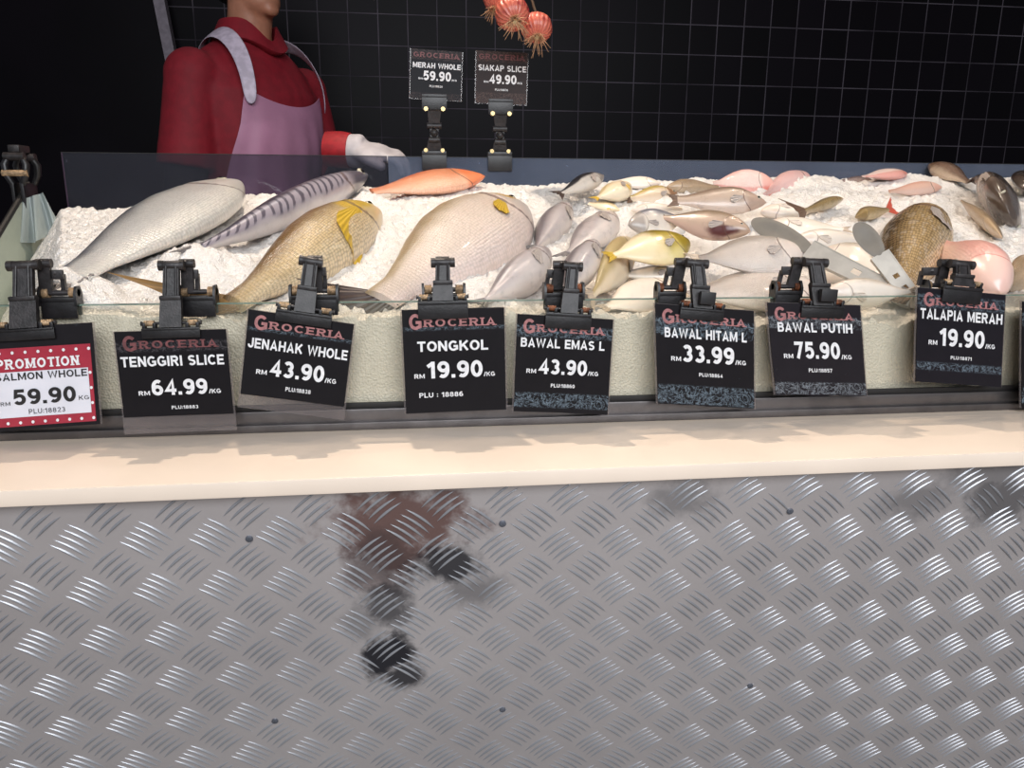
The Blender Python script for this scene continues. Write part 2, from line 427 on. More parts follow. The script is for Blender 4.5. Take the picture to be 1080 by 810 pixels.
MOUNDS = []     # (px, py, rx, ry, h)
def build_ice():
    gx, gy = .0032, .0032
    xs = np.arange(XS+.012, 1.70, gx); ys = np.arange(.8055, 1.492, gy)
    X, Y = np.meshgrid(xs, ys)
    sl = np.interp(X, [-.6, -.3, .1, 1.1], [.14, .185, .225, .25])
    Z = .880+(Y-.815)*sl
    def vnoise(x, y, seed):
        r = np.random.RandomState(seed).rand(256, 256)
        xi = np.floor(x).astype(int); yi = np.floor(y).astype(int); fx = x-xi; fy = y-yi
        fx = fx*fx*(3-2*fx); fy = fy*fy*(3-2*fy)
        g = lambda a, c: r[a % 256, c % 256]
        return (g(xi, yi)*(1-fx)+g(xi+1, yi)*fx)*(1-fy)+(g(xi, yi+1)*(1-fx)+g(xi+1, yi+1)*fx)*fy
    Z += (vnoise(X/.12, Y/.10, 1)-.5)*.014+(vnoise(X/.045, Y/.045, 2)-.5)*.010
    for (px, py, rx, ry, h, *lv) in MOUNDS:
        c = bed_pt(px, py, *lv); Z += h*np.exp(-((X-c.x)/rx)**2-((Y-c.y)/ry)**2)
    # left end slopes away from the side pane
    a, c = onY(40, 322, .82), onY(52, 232, 1.42)
    edge = a.x+(Y-.82)/(1.42-.82)*(c.x-a.x)
    d = edge-X
    Z -= np.maximum(0, d+.02)*1.3
    Z -= np.maximum(0, Y-1.46)*.5
    Z = np.maximum(Z, .755)
    # chunks: every vertex takes the facet of its nearest lump
    def lumps(cell, amp, tilt, seed):
        r = np.random.RandomState(seed); N = 512
        jx, jy, hh = r.rand(N, N), r.rand(N, N), r.rand(N, N)
        tx, ty = (r.rand(N, N)-.5)*tilt, (r.rand(N, N)-.5)*tilt
        cx = np.floor(X/cell).astype(int); cy = np.floor(Y/cell).astype(int)
        best = np.full(X.shape, 9.); H = np.zeros(X.shape)
        for dx in (-1, 0, 1):
            for dy in (-1, 0, 1):
                ax, ay = cx+dx, cy+dy; ia, ib = ax % N, ay % N
                ox = X/cell-(ax+jx[ia, ib]); oy = Y/cell-(ay+jy[ia, ib]); dd = np.sqrt(ox*ox+oy*oy)
                w = dd < best
                H = np.where(w, (hh[ia, ib]-.5)*amp+(ox*tx[ia, ib]+oy*ty[ia, ib])*cell-dd**2*amp*.6, H); best = np.where(w, dd, best)
        return H
    Z += lumps(.011, .0045, .5, 5)+lumps(.0062, .0026, .7, 6)
    # flatten against the panes
    near = smoothstep(.8055, .822, Y)
    Z = Z*near+np.minimum(Z, ZT-.010)*(1-near)
    ny, nx = X.shape
    vs = np.stack([X, Y, Z], -1).reshape(-1, 3)
    idx = np.arange(nx*ny).reshape(ny, nx)
    q = np.stack([idx[:-1, :-1], idx[:-1, 1:], idx[1:, 1:], idx[1:, :-1]], -1).reshape(-1, 4)
    base = len(vs); extra = []; faces = [tuple(r) for r in q.tolist()]
    rim = list(idx[0, :])+list(idx[1:, -1])+list(idx[-1, -2::-1])+list(idx[-2:0:-1, 0])
    for i in rim: p = vs[i]; extra.append((p[0], p[1], .753))
    n = len(rim)
    for k in range(n): faces.append((rim[k], base+k, base+(k+1) % n, rim[(k+1) % n]))
    faces.append(tuple(base+k for k in range(n)))
    me = bpy.data.meshes.new('crushed_ice'); me.from_pydata(vs.tolist()+extra, [], faces)
    t = NT('crushed_ice'); o = t.obj()
    n1 = t.noise(o, 30, 4, .6); vor = t.n('ShaderNodeTexVoronoi', Scale=420); t.link(o, vor.inputs['Vector'])
    col = t.mix(n1, S(216, 211, 206), S(237, 233, 229))
    h = t.math('ADD', vor.outputs['Distance'], t.math('MULTIPLY', t.noise(o, 900, 2), .4))
    p = t.bsdf(Base__Color=col, Roughness=.32, Specular__IOR__Level=.6, Normal=t.bump(h, .8, .0016))
    p.inputs['Subsurface Weight'].default_value = .15; p.inputs['Subsurface Radius'].default_value = (.012, .012, .013); p.inputs['Subsurface Scale'].default_value = .6
    me.materials.append(t.m); me.shade_smooth(); me.set_sharp_from_angle(angle=radians(50))
    ob = bpy.data.objects.new('crushed_ice', me); COL.objects.link(ob)
    tag(ob, 'bed of crushed white ice heaped behind the front glass', 'ice', kind='stuff')
FIT = {
 'F1': ((253.2, 192.9), (72.7, 293.7), 0.806, 0.565, 2.9, 0.0287),
 'F2': ((387.9, 186.3), (212.8, 262.0), 0.577, 1.038, 49.9, 0.0238),
 'F3': ((401.3, 226.9), (247.3, 320.6), 0.636, 1.051, 27.2, 0.0108),
 'F4': ((555.3, 223.2), (402.0, 317.0), 0.874, 1.094, 17.4, 0.0056),
 'F5': ((512.1, 186.0), (392.4, 202.3), 1.143, 0.732, 9.1, 0.0247),
 'P1': ((596.1, 224.1), (565.7, 261.7), 0.4, 1.484, 26.9, -0.0087),
 'P2': ((648.4, 230.0), (599.4, 267.3), 0.463, 1.081, -2.6, -0.0003),
 'P3': ((579.6, 272.1), (511.3, 318.2), 0.432, 1.518, 12.0, 0.0086),
 'P4': ((626.1, 263.7), (592.0, 308.9), 0.407, 1.554, 20.5, 0.0219),
 'P5': ((667.6, 255.5), (625.1, 312.2), 0.402, 0.551, 65.0, 0.0062),
 'P6': ((727.4, 256.0), (647.1, 269.7), 0.838, 1.104, 25.1, 0.0288),
 'P7': ((722.0, 290.4), (655.0, 288.9), 1.132, 1.082, 33.9, -0.0079),
 'P8': ((718.7, 304.8), (639.3, 324.3), 1.063, 1.285, 7.4, -0.01),
 'P9': ((662.3, 237.3), (723.8, 231.7), 0.789, 1.015, 47.3, 0.0104),
 'P10': ((791.9, 244.1), (699.1, 229.5), 0.63, 1.142, 44.4, 0.0175),
 'P11': ((808.7, 213.8), (714.3, 211.4), 1.246, 1.157, 40.6, 0.0163),
 'P12': ((715.0, 204.2), (664.7, 209.9), 1.359, 0.99, 38.9, -0.0052),
 'P13': ((702.2, 197.5), (757.7, 197.5), 0.767, 0.979, 62.3, 0.0032),
 'P14': ((637.0, 185.9), (592.0, 204.0), 0.604, 0.763, 21.9, 0.0228),
 'P15': ((664.7, 197.7), (630.0, 208.8), 0.711, 1.48, 13.5, 0.0086),
 'P16': ((697.0, 193.7), (642.2, 192.7), 0.93, 0.856, 23.9, 0.0077),
 'P17': ((654.0, 222.0), (620.8, 214.6), 1.168, 0.781, 28.7, 0.0211),
 'P18': ((665.0, 222.1), (719.1, 220.2), 0.854, 1.157, 47.0, -0.006),
 'P19': ((849.8, 266.9), (736.7, 273.0), 0.795, 1.036, 23.3, 0.0208),
 'P20': ((866.0, 304.2), (724.5, 310.7), 0.974, 0.978, 4.6, -0.0086),
 'W1': ((801.8, 224.0), (862.6, 222.2), 0.692, 1.169, 8.2, -0.0015),
 'W2': ((806.6, 238.1), (890.0, 241.8), 0.712, 0.918, 16.5, 0.0083),
 'W3': ((833.5, 255.7), (914.9, 252.8), 0.524, 1.238, 40.6, 0.0073),
 'W4': ((857.0, 269.0), (928.4, 290.5), 1.449, 0.901, 30.4, 0.003),
 'W5': ((866.4, 310.3), (959.6, 307.9), 0.544, 1.006, 64.1, 0.0092),
 'R1': ((816.6, 193.1), (752.4, 193.5), 0.854, 0.918, 46.0, 0.0143),
 'R2': ((851.9, 188.1), (806.7, 205.6), 0.483, 1.098, 47.0, 0.0022),
 'S1': ((924.6, 192.1), (883.8, 191.5), 1.193, 0.841, 36.3, 0.0051),
 'S2': ((888.9, 210.3), (848.3, 222.1), 0.547, 1.06, 41.9, 0.012),
 'S3': ((901.9, 228.7), (936.9, 221.1), 0.968, 1.128, 35.5, 0.0091),
 'K1': ((957.0, 183.2), (911.4, 186.1), 1.375, 1.036, -2.9, 0.0239),
 'K2': ((993.7, 198.1), (938.1, 202.1), 0.615, 0.975, 43.0, 0.0172),
 'T1': ((978.5, 234.9), (947.6, 312.8), 0.552, 1.106, 8.4, -0.0013),
 'T2': ((1055.6, 307.7), (989.2, 259.8), 0.894, 1.368, 62.4, 0.0139),
 'T3': ((1065.4, 227.4), (1032.0, 189.5), 0.401, 1.58, 35.4, 0.024),
 'T4': ((1081.2, 199.9), (1098.2, 181.3), 0.696, 0.563, 14.5, 0.0176),
 'B1': ((979.3, 173.8), (1021.5, 192.3), 0.831, 0.839, 25.0, 0.0212),
 'B2': ((1057.3, 250.4), (1014.1, 212.2), 0.45, 1.068, 42.0, 0.0152),
 'B3': ((1103.7, 286.2), (1060.5, 301.8), 1.114, 1.1, 48.6, 0.007),
}
# ------------------------------------------------------------------ fish
def fish_mat(name, back, flank, belly, head=None, scales=60, smax=.5, bars=None, mott=.15, rough=.3, blot=None, gill=None, backv=(.55, .85), bump=.5, metal=0.0):
    t = NT(name); uv = t.uv(); o = t.obj()
    sep = t.n('ShaderNodeSeparateXYZ'); t.link(uv, sep.inputs[0]); u, v = sep.outputs[0], sep.outputs[1]
    nz = t.noise(o, 18, 4, .6)
    vv = t.math('ADD', v, t.math('MULTIPLY', t.math('SUBTRACT', nz, .5), .35))
    c = t.mix(t.step(vv, .08, .42), belly, flank); c = t.mix(t.step(vv, *backv), c, back)
    h = None
    if scales:
        mp = t.n('ShaderNodeMapping'); t.link(uv, mp.inputs[0]); mp.inputs['Scale'].default_value = (scales, scales*.42, 1)
        vo = t.n('ShaderNodeTexVoronoi', Scale=1.0, Randomness=.35); t.link(mp.outputs[0], vo.inputs['Vector'])
        body = t.step(u, .22, .32)
        e = t.math('MULTIPLY', t.math('MULTIPLY', t.step(vo.outputs['Distance'], .28, .62), body), smax)
        c = t.mix(e, c, t.mix(.6, back, (0.02, .015, .01, 1)))
        rnd = t.n('ShaderNodeSeparateColor'); t.link(vo.outputs['Color'], rnd.inputs[0])
        lt = t.math('MULTIPLY', t.math('MULTIPLY', t.step(rnd.outputs[0], .72, .8), body), .12*min(1, smax*2))
        c = t.mix(lt, c, (.85, .82, .78, 1))
        h = t.math('MULTIPLY', t.math('SUBTRACT', 1, vo.outputs['Distance']), body)
    if bars:
        n, col, vmin, amt = bars
        wob = t.math('MULTIPLY', t.math('SUBTRACT', t.noise(o, 22, 3), .5), .045)
        ph = t.math('ADD', u, t.math('ADD', wob, t.math('MULTIPLY', v, .06)))
        sn = t.math('SINE', t.math('MULTIPLY', ph, n*2*pi))
        bm_ = t.math('MULTIPLY', t.step(sn, .1, .75), t.step(vv, vmin, vmin+.15)); bm_ = t.math('MULTIPLY', t.math('MULTIPLY', bm_, t.step(u, .24, .3)), amt)
        c = t.mix(bm_, c, col)
    if head is not None:
        hv = t.math('ADD', u, t.math('MULTIPLY', t.math('SUBTRACT', nz, .5), .03))
        c = t.mix(t.math('MULTIPLY', t.math('SUBTRACT', 1, t.step(hv, .2, .27)), .85), c, head)
    if mott:
        m2 = t.noise(o, 70, 5, .7)
        c = t.mix(t.math('MULTIPLY', t.step(m2, .5, .72), mott), c, t.mix(.5, back, (.1, .08, .07, 1)))
    for (bu, bv, ru, rv, col, amt) in (blot or []):
        du = t.math('DIVIDE', t.math('SUBTRACT', u, bu), ru); dv = t.math('DIVIDE', t.math('SUBTRACT', v, bv), rv)
        dd = t.math('SQRT', t.math('ADD', t.math('MULTIPLY', du, du), t.math('MULTIPLY', dv, dv)))
        dd = t.math('ADD', dd, t.math('MULTIPLY', t.math('SUBTRACT', t.noise(o, 40, 4), .5), .9))
        c = t.mix(t.math('MULTIPLY', t.math('SUBTRACT', 1, t.step(dd, .55, 1.05)), amt), c, col)
    # crease behind the gill cover
    y2 = t.math('SUBTRACT', t.math('MULTIPLY', v, 2), 1)
    so = t.math('ADD', t.math('MULTIPLY', t.math('SUBTRACT', 1, t.math('MULTIPLY', y2, y2)), .09), .195)
    g = t.math('SUBTRACT', 1, t.step(t.math('ABSOLUTE', t.math('SUBTRACT', u, so)), .002, .009))
    c = t.mix(t.math('MULTIPLY', g, .75), c, gill or (.12, .07, .06, 1))
    kw = dict(Base__Color=c, Roughness=rough, Coat__Weight=.25, Coat__Roughness=.12, Metallic=metal)
    hn = t.noise(o, 120, 4)
    if h is not None: hn = t.math('ADD', h, t.math('MULTIPLY', hn, .3))
    if h is not None: hn = t.math('ADD', hn, t.math('MULTIPLY', t.math('MULTIPLY', rnd.outputs[1], body), .9))
    kw['Normal'] = t.bump(hn, bump*(1.5 if h is not None else 1), .0014)
    p = t.bsdf(**kw)
    p.inputs['Subsurface Weight'].default_value = .12; p.inputs['Subsurface Radius'].default_value = (.006, .004, .003); p.inputs['Subsurface Scale'].default_value = .5
    return t.m
def fin_mat(name, col, rays=60):
    t = NT(name); uv = t.uv(); sep = t.n('ShaderNodeSeparateXYZ'); t.link(uv, sep.inputs[0])
    w = t.math('SINE', t.math('MULTIPLY', sep.outputs[0], rays))
    c = t.mix(t.math('MULTIPLY', t.step(w, -.2, .8), .4), col, tuple(x*.6 for x in col[:3])+(1,))
    t.bsdf(Base__Color=c, Roughness=.4, Normal=t.bump(w, .4, .001), Coat__Weight=.2); return t.m

PROF = {
 'snapper': dict(s=[0, .04, .1, .18, .28, .4, .52, .65, .78, .9, 1], top=[0, .05, .10, .155, .195, .205, .19, .15, .10, .06, .052],
     bot=[0, -.035, -.07, -.11, -.145, -.16, -.155, -.13, -.085, -.05, -.048], th=[.01, .035, .055, .075, .092, .098, .09, .07, .045, .024, .016]),
 'seabass': dict(s=[0, .04, .1, .18, .28, .4, .52, .65, .78, .9, 1], top=[0, .03, .06, .10, .145, .155, .145, .12, .085, .056, .05],
     bot=[0, -.03, -.055, -.085, -.115, -.125, -.12, -.105, -.075, -.05, -.047], th=[.01, .032, .05, .066, .08, .086, .08, .064, .044, .024, .016]),
 'mackerel': dict(s=[0, .04, .1, .18, .28, .4, .52, .65, .78, .9, 1], top=[0, .025, .05, .075, .092, .1, .098, .085, .06, .032, .02],
     bot=[0, -.022, -.045, -.068, -.085, -.092, -.09, -.078, -.055, -.03, -.018], th=[.006, .025, .042, .055, .066, .07, .068, .056, .038, .02, .012]),
 'pomfret': dict(s=[0, .03, .08, .15, .25, .38, .5, .64, .78, .9, 1], top=[.01, .07, .13, .195, .255, .29, .285, .235, .15, .07, .045],
     bot=[-.01, -.06, -.115, -.18, -.245, -.285, -.28, -.225, -.14, -.06, -.04], th=[.02, .04, .06, .078, .092, .098, .092, .072, .044, .022, .014]),
 'tilapia': dict(s=[0, .04, .1, .18, .28, .4, .52, .65, .78, .9, 1], top=[.01, .08, .14, .195, .235, .245, .23, .185, .125, .085, .078],
     bot=[-.01, -.06, -.105, -.15, -.185, -.195, -.185, -.15, -.105, -.075, -.07], th=[.02, .05, .075, .095, .11, .112, .10, .076, .05, .03, .02]),
}
def profile(t):
    if t in PC: return PC[t]
    P = PROF[t]; x = np.linspace(0, 1, 401); out = []
    for k in ('top', 'bot', 'th'):
        y = np.interp(x, P['s'], P[k]); yy = np.pad(y, 24, mode='edge'); w = np.hanning(33); w /= w.sum()
        ys = np.convolve(yy, w, 'same')[24:-24]; ys = np.where(x < .05, lerp(y*np.sqrt(np.clip(x/.05, 0, 1))/np.maximum(1e-6, np.clip(x/.05, 0, 1))*np.clip(x/.05, 0, 1), ys, np.clip(x/.05, 0, 1)), ys); out.append(ys)
    PC[t] = (x, *out); return PC[t]
PC = {}
NK = 28
def sheet(b, base, tip, m, th, nrm):
    """fin membrane between two polylines, with thickness along nrm"""
    n = len(base); vs = []; uv = []
    for sgn in (1, -1):
        for i in range(n):
            for j in range(m+1):
                t = j/m; p = base[i].lerp(tip[i], t)
                vs.append(p+nrm*(sgn*th*(1-.75*t)+.0009*sin(i*2.2)*t)); uv.append((i/(n-1), t))
    N = n*(m+1); fs = []
    for i in range(n-1):
        for j in range(m):
            a = i*(m+1)+j; q = [a, a+1, a+m+2, a+m+1]; fs.append(q); fs.append([N+k for k in q[::-1]])
    def edge(ids):
        for a, c in zip(ids[:-1], ids[1:]): fs.append([a, c, N+c, N+a])
    edge([i*(m+1) for i in range(n)]); edge([i*(m+1)+m for i in range(n)]); edge(list(range(m+1))); edge([(n-1)*(m+1)+j for j in range(m+1)])
    b.add(vs, fs, uv)

M['eye_white'] = plain('fish_eye_ring', S(196, 190, 170), .2)
M['eye_black'] = plain('fish_pupil', S(12, 12, 14), .1)
FISH = []
def fish_frame(head, tail, h, roll, dors):
    A, B = bed_pt(*head, h), bed_pt(*tail, h)
    mid = (A+B)/2; n0 = bed_n(mid.x, mid.y)
    ex = B-A; L = ex.length; ex.normalize()
    n = (n0-ex*n0.dot(ex)).normalized()
    c = (CAM-mid); c = (c-ex*c.dot(ex)).normalized()
    s_ = 1 if n.cross(c).dot(ex) >= 0 else -1
    ez = Matrix.Rotation(radians(roll)*s_, 3, ex) @ n
    ey = ez.cross(ex).normalized()
    p1, p2 = proj(mid), proj(mid+ey*.02)
    if (p2[1] < p1[1]) != (dors > 0): ey = -ey
    return A, L, ex, ey, ez
def fish(fid, name, label, tmpl, mat, fmat, group=None, dors=1, tailfin='fork', tl=.2, fins='p', bend=0.0, tw=1.0, eye=True, fh=.06, tdir=None, pf=None, pfl=.15):
    cat = 'fish'
    head, tail, sh, st, roll, h = FIT[fid]
    A, L, ex, ey, ez = fish_frame(head, tail, h, roll, dors)
    x, top, bot, thk = profile(tmpl)
    def loc(xx, yy, zz):
        bz = bend*L*(4*(xx/L)*(1-xx/L)) if 0 <= xx <= L else 0
        return ex*xx+ey*(yy+bz)+ez*zz
    root = empty(name, A, label, cat, group)
    b = MB()
    ss = np.concatenate([np.linspace(0, .06, 8)[:-1], np.linspace(.06, .32, 26)[:-1], np.linspace(.32, 1, 30)])
    def at(s): return (np.interp(s, x, top)*L*sh, np.interp(s, x, bot)*L*sh, np.interp(s, x, thk)*L*st)
    def surf(s, yn, sd=1):
        a, c, h = at(s); cy, r = (a+c)/2, (a-c)/2
        so = .195+.09*(1-yn*yn)
        k = 1+.07*float(1-smoothstep(so-.008, so+.008, s))*float(smoothstep(.04, .14, s))
        return loc(s*L, cy+r*yn, sd*h*k*max(0, 1-abs(yn)**2.1)**.52)
    vs = []; uv = []; fs = []
    for s in ss:
        for k in range(NK):
            q = 2*pi*(k+.5)/NK
            yn = cos(q); sd = 1 if sin(q) >= 0 else -1
            vs.append(surf(s, yn, sd)); uv.append((s, (yn+1)/2))
    for i in range(len(ss)-1):
        for k in range(NK): fs.append([i*NK+k, i*NK+(k+1) % NK, (i+1)*NK+(k+1) % NK, (i+1)*NK+k])
    fs.append(list(range(NK))[::-1]); fs.append([(len(ss)-1)*NK+k for k in range(NK)])
    b.add(vs, fs, uv); b.build('body', mat, root, 60)
    a1, c1, h1 = at(1.0)
    if tailfin:
        b = MB(); nn = 15; base = []; tip = []
        for i in range(nn):
            t = i/(nn-1); q = t*2-1
            base.append(loc(L*.985, lerp(c1, a1, t), 0))
            if tailfin == 'fork': ext = tl*L*(.42+.58*abs(q)**1.3); spread = q*tl*L*.72*tw
            elif tailfin == 'trunc': ext = tl*L*(.9+.1*abs(q)); spread = q*tl*L*.5*tw
            else: ext = tl*L*sqrt(max(0, 1-.35*q*q)); spread = q*tl*L*.48*tw
            if tdir is not None and i == 0: td = Vector(tdir).normalized(); ts = (ey-td*ey.dot(td)).normalized(); tn = td.cross(ts)
            P_ = loc(L+ext, spread+(a1+c1)/2, 0) if tdir is None else loc(L, (a1+c1)/2, 0)+td*ext+ts*spread
            if (A+P_).y < .812: P_.y = .812-A.y
            if (A+base[-1]).y < .811: base[-1].y = .811-A.y
            tip.append(P_)
        sheet(b, base, tip, 6, h1*.5+.0006, ez if tdir is None else tn); b.build('tail_fin', fmat, root, 50)
    if 'd' in fins:
        b = MB(); base = []; tip = []
        for i in range(18):
            t = i/17; s = lerp(.3, .84, t); a, c, h = at(s)
            hh = fh*L*sh*(sin(pi*min(1, t*1.15+.1))**.6)*(1-.35*t) if t < .98 else .004
            base.append(loc(s*L, a-.006*L, 0)); tip.append(loc((s+.05)*L, a+max(.003, hh), 0))
        sheet(b, base, tip, 4, .0012, ez); b.build('dorsal_fin', fmat, root, 50)
    if 'a' in fins:
        b = MB(); base = []; tip = []
        for i in range(10):
            t = i/9; s = lerp(.6, .84, t); a, c, h = at(s)
            base.append(loc(s*L, c+.006*L, 0)); tip.append(loc((s+.06)*L, c-fh*L*sh*.9*(1-.7*t), 0))
        sheet(b, base, tip, 4, .0012, ez); b.build('anal_fin', fmat, root, 50)
    if 'p' in fins:
        b = MB(); base = []; tip = []; hy = (at(.35)[0]-at(.35)[1])/2/L
        for i in range(11):
            q = (i/10-.5)*2; le = pfl*(1-.3*q*q-.12*q); an = q*.42-.25
            p = surf(.295, -.12+q*.05/max(.1, hy)*.3); base.append(p+ez*.0006)
            e = surf(.295+le*cos(an), -.12+le*sin(an)/max(.1, hy)); tip.append(e+ez*(.0015+.004*L))
        sheet(b, base, tip, 5, .0009, ez); b.build('pectoral_fin', pf or fmat, root, 50)
    if eye:
        for sd in (1, -1):
            p = surf(.105, .30, sd); R = .021*L*max(.8, sh)
            Mx = Matrix((ex, ey, ez)).transposed()
            b = MB(); b.ball(p-ez*sd*R*.25, (R, R, R*.55), Mx, 14, 8); e = b.build('eye', M['eye_white'], root)
            b = MB(); b.ball(p+ez*sd*R*.13, (R*.55, R*.55, R*.28), Mx, 12, 6); b.build('pupil', M['eye_black'], e)
    FISH.append(root); return root

FM = {k: fin_mat('fin_'+k, c) for k, c in dict(grey=S(130, 124, 122), dark=S(70, 54, 48), gold=S(150, 112, 62), pale=S(206, 186, 164), yellow=S(214, 176, 60), pink=S(220, 140, 125), red=S(206, 92, 72), brown=S(112, 88, 72), peach=S(226, 178, 130), paleg=S(188, 176, 168), whitef=S(226, 212, 198)).items()}
m_silver = fish_mat('silver_scaled_skin', S(98, 99, 108), S(206, 204, 201), S(236, 232, 224), S(206, 200, 192), 84, .2, mott=.1, backv=(.55, .95), metal=.15)
m_striped = fish_mat('grey_banded_skin', S(62, 58, 70), S(158, 150, 158), S(206, 200, 200), S(84, 78, 88), 0, 0, bars=(27, S(70, 64, 78), .28, .85), mott=.12, rough=.28, bump=.2, backv=(.72, .95))
m_gold = fish_mat('golden_brown_scaled_skin', S(130, 100, 62), S(206, 180, 136), S(228, 208, 172), S(216, 190, 140), 70, .42, mott=.1, blot=[(.22, .62, .16, .28, S(214, 176, 46), .8)], backv=(.5, .9))
m_white = fish_mat('pearly_pink_scaled_skin', S(178, 156, 122), S(222, 204, 190), S(232, 214, 206), S(214, 200, 190), 80, .2, mott=.06, blot=[(.15, .64, .10, .24, S(206, 160, 50), .95)], backv=(.6, .95))
m_orange = fish_mat('orange_red_skin', S(206, 104, 62), S(230, 150, 108), S(240, 186, 156), S(232, 130, 84), 70, .2, mott=.1)
m_pom = fish_mat('silver_grey_smooth_skin', S(118, 110, 114), S(184, 174, 172), S(220, 208, 200), S(170, 158, 158), 0, 0, mott=.28, rough=.3, bump=.25, backv=(.55, .95))
m_pomw = fish_mat('white_smooth_skin', S(186, 172, 156), S(232, 220, 206), S(240, 230, 218), S(222, 206, 192), 0, 0, mott=.12, rough=.33, bump=.2, backv=(.78, 1.0))
m_pearl = fish_mat('pearl_glitter_skin', S(186, 172, 160), S(228, 214, 203), S(236, 224, 214), S(216, 202, 192), 120, .12, mott=.15, rough=.25, bump=.6)
m_cream = fish_mat('cream_skin', S(190, 168, 122), S(226, 208, 178), S(236, 222, 196), S(224, 204, 168), 0, 0, mott=.12, blot=[(.3, .2, .06, .16, S(222, 180, 60), .8)], bump=.2)
m_brownhead = fish_mat('pale_skin_brown_head', S(176, 152, 84), S(204, 184, 160), S(220, 204, 184), S(128, 84, 52), 0, 0, mott=.2, bump=.2)
m_olive = fish_mat('olive_yellow_skin', S(116, 96, 32), S(174, 152, 60), S(226, 208, 146), S(150, 126, 40), 0, 0, mott=.15, blot=[(.85, .4, .5, .9, S(238, 218, 182), .9), (.04, .6, .07, .4, S(110, 78, 30), .8)], bump=.2, backv=(.6, .9))
m_darkback = fish_mat('black_backed_skin', S(52, 50, 54), S(186, 180, 174), S(218, 210, 200), S(150, 142, 136), 0, 0, mott=.15, bump=.2, backv=(.5, .66))
m_greyback = fish_mat('grey_backed_white_skin', S(122, 120, 126), S(214, 204, 192), S(236, 226, 210), S(160, 150, 142), 0, 0, mott=.1, bump=.2, backv=(.6, .85))
m_brownish = fish_mat('brownish_grey_skin', S(132, 112, 96), S(186, 166, 150), S(206, 186, 172), S(176, 150, 134), 0, 0, mott=.25, bump=.25, gill=S(80, 34, 34))
m_redgill = fish_mat('brown_skin_red_gill', S(138, 118, 98), S(188, 164, 146), S(196, 166, 150), S(184, 158, 138), 0, 0, mott=.2, bump=.25, blot=[(.27, .2, .2, .22, S(84, 30, 34), .95)])
m_tan = fish_mat('tan_skin', S(150, 126, 98), S(186, 160, 130), S(204, 182, 156), None, 50, .2, mott=.2)
m_pinkw = fish_mat('pink_white_skin', S(230, 160, 148), S(238, 212, 204), S(240, 220, 212), S(228, 172, 160), 60, .1, mott=.05, blot=[(.55, .1, .7, .2, S(222, 120, 106), .6)], backv=(.75, 1.05))
m_pinkp = fish_mat('pink_red_belly_skin', S(222, 180, 176), S(232, 194, 190), S(230, 140, 126), S(228, 180, 174), 60, .1, mott=.08)
m_salmon = fish_mat('salmon_pink_skin', S(226, 168, 146), S(236, 194, 174), S(240, 208, 194), S(230, 180, 160), 60, .1, mott=.06)
m_tilap = fish_mat('brown_grey_scaled_skin', S(88, 70, 50), S(180, 152, 108), S(206, 182, 146), S(172, 146, 108), 56, .5, mott=.1, rough=.24, backv=(.6, 1), metal=.12)
m_tilpink = fish_mat('pink_scaled_skin', S(230, 172, 160), S(240, 202, 188), S(242, 212, 200), S(242, 204, 190), 44, .12, mott=.06, gill=S(205, 90, 80))
m_dark = fish_mat('dark_bronze_skin', S(48, 40, 38), S(104, 90, 80), S(168, 150, 138), S(84, 72, 64), 44, .4, mott=.15, rough=.22, backv=(.5, .75))
m_brown = fish_mat('plain_brown_skin', S(78, 58, 48), S(124, 98, 82), S(196, 174, 152), S(96, 74, 60), 50, .25, mott=.15)
m_smallgrey = fish_mat('purple_grey_skin', S(96, 76, 76), S(156, 136, 130), S(196, 176, 164), S(120, 98, 96), 40, .35, mott=.3)
m_smallolive = fish_mat('small_olive_skin', S(104, 84, 48), S(168, 142, 94), S(206, 184, 146), S(132, 108, 66), 40, .35, mott=.3)

G1 = 'whole large fish lying on the ice'; G2 = 'silver pomfrets heaped in the middle'; G3 = 'white and grey fish heaped right of the middle'; G4 = 'small fish half buried in the ice'; G5 = 'tilapia at the right end'
for k_ in ('K1', 'K2', 'R1', 'R2', 'S1', 'B1', 'F5'):
    v_ = FIT[k_]; FIT[k_] = v_[:5]+(v_[5]-.005,)
# --- the five large ones on the left
fish('F1', 'silver_seabass', 'big silver scaled fish with dark grey back, leftmost on the ice', 'seabass', m_silver, FM['grey'], G1, 1, 'fork', .1, '', pf=FM['grey'], tw=.3)
fish('F2', 'striped_mackerel', 'slender grey fish with dark wavy bands and dark head, second from the left', 'mackerel', m_striped, FM['grey'], G1, 1, 'fork', .1, '', pf=FM['grey'], tw=.3)
fish('F3', 'golden_snapper', 'golden brown scaled fish with yellow cheek and forked brown tail behind the glass', 'snapper', m_gold, FM['gold'], G1, 1, 'fork', .3, 'p', tdir=(-1, .02, -.02), pf=FM['yellow'], pfl=.22, tw=.4)
fish('F4', 'white_snapper', 'largest pearly white fish, right of the golden brown one, with dark tail behind the glass', 'snapper', m_white, FM['dark'], G1, 1, 'fork', .18, 'p', tdir=(-1, .02, -.35), pf=FM['yellow'], pfl=.10)
fish('F5', 'red_snapper', 'orange red fish half sunk in ice below the two rear price signs', 'snapper', m_orange, FM['red'], G1, 1, '', .1, '', eye=False)
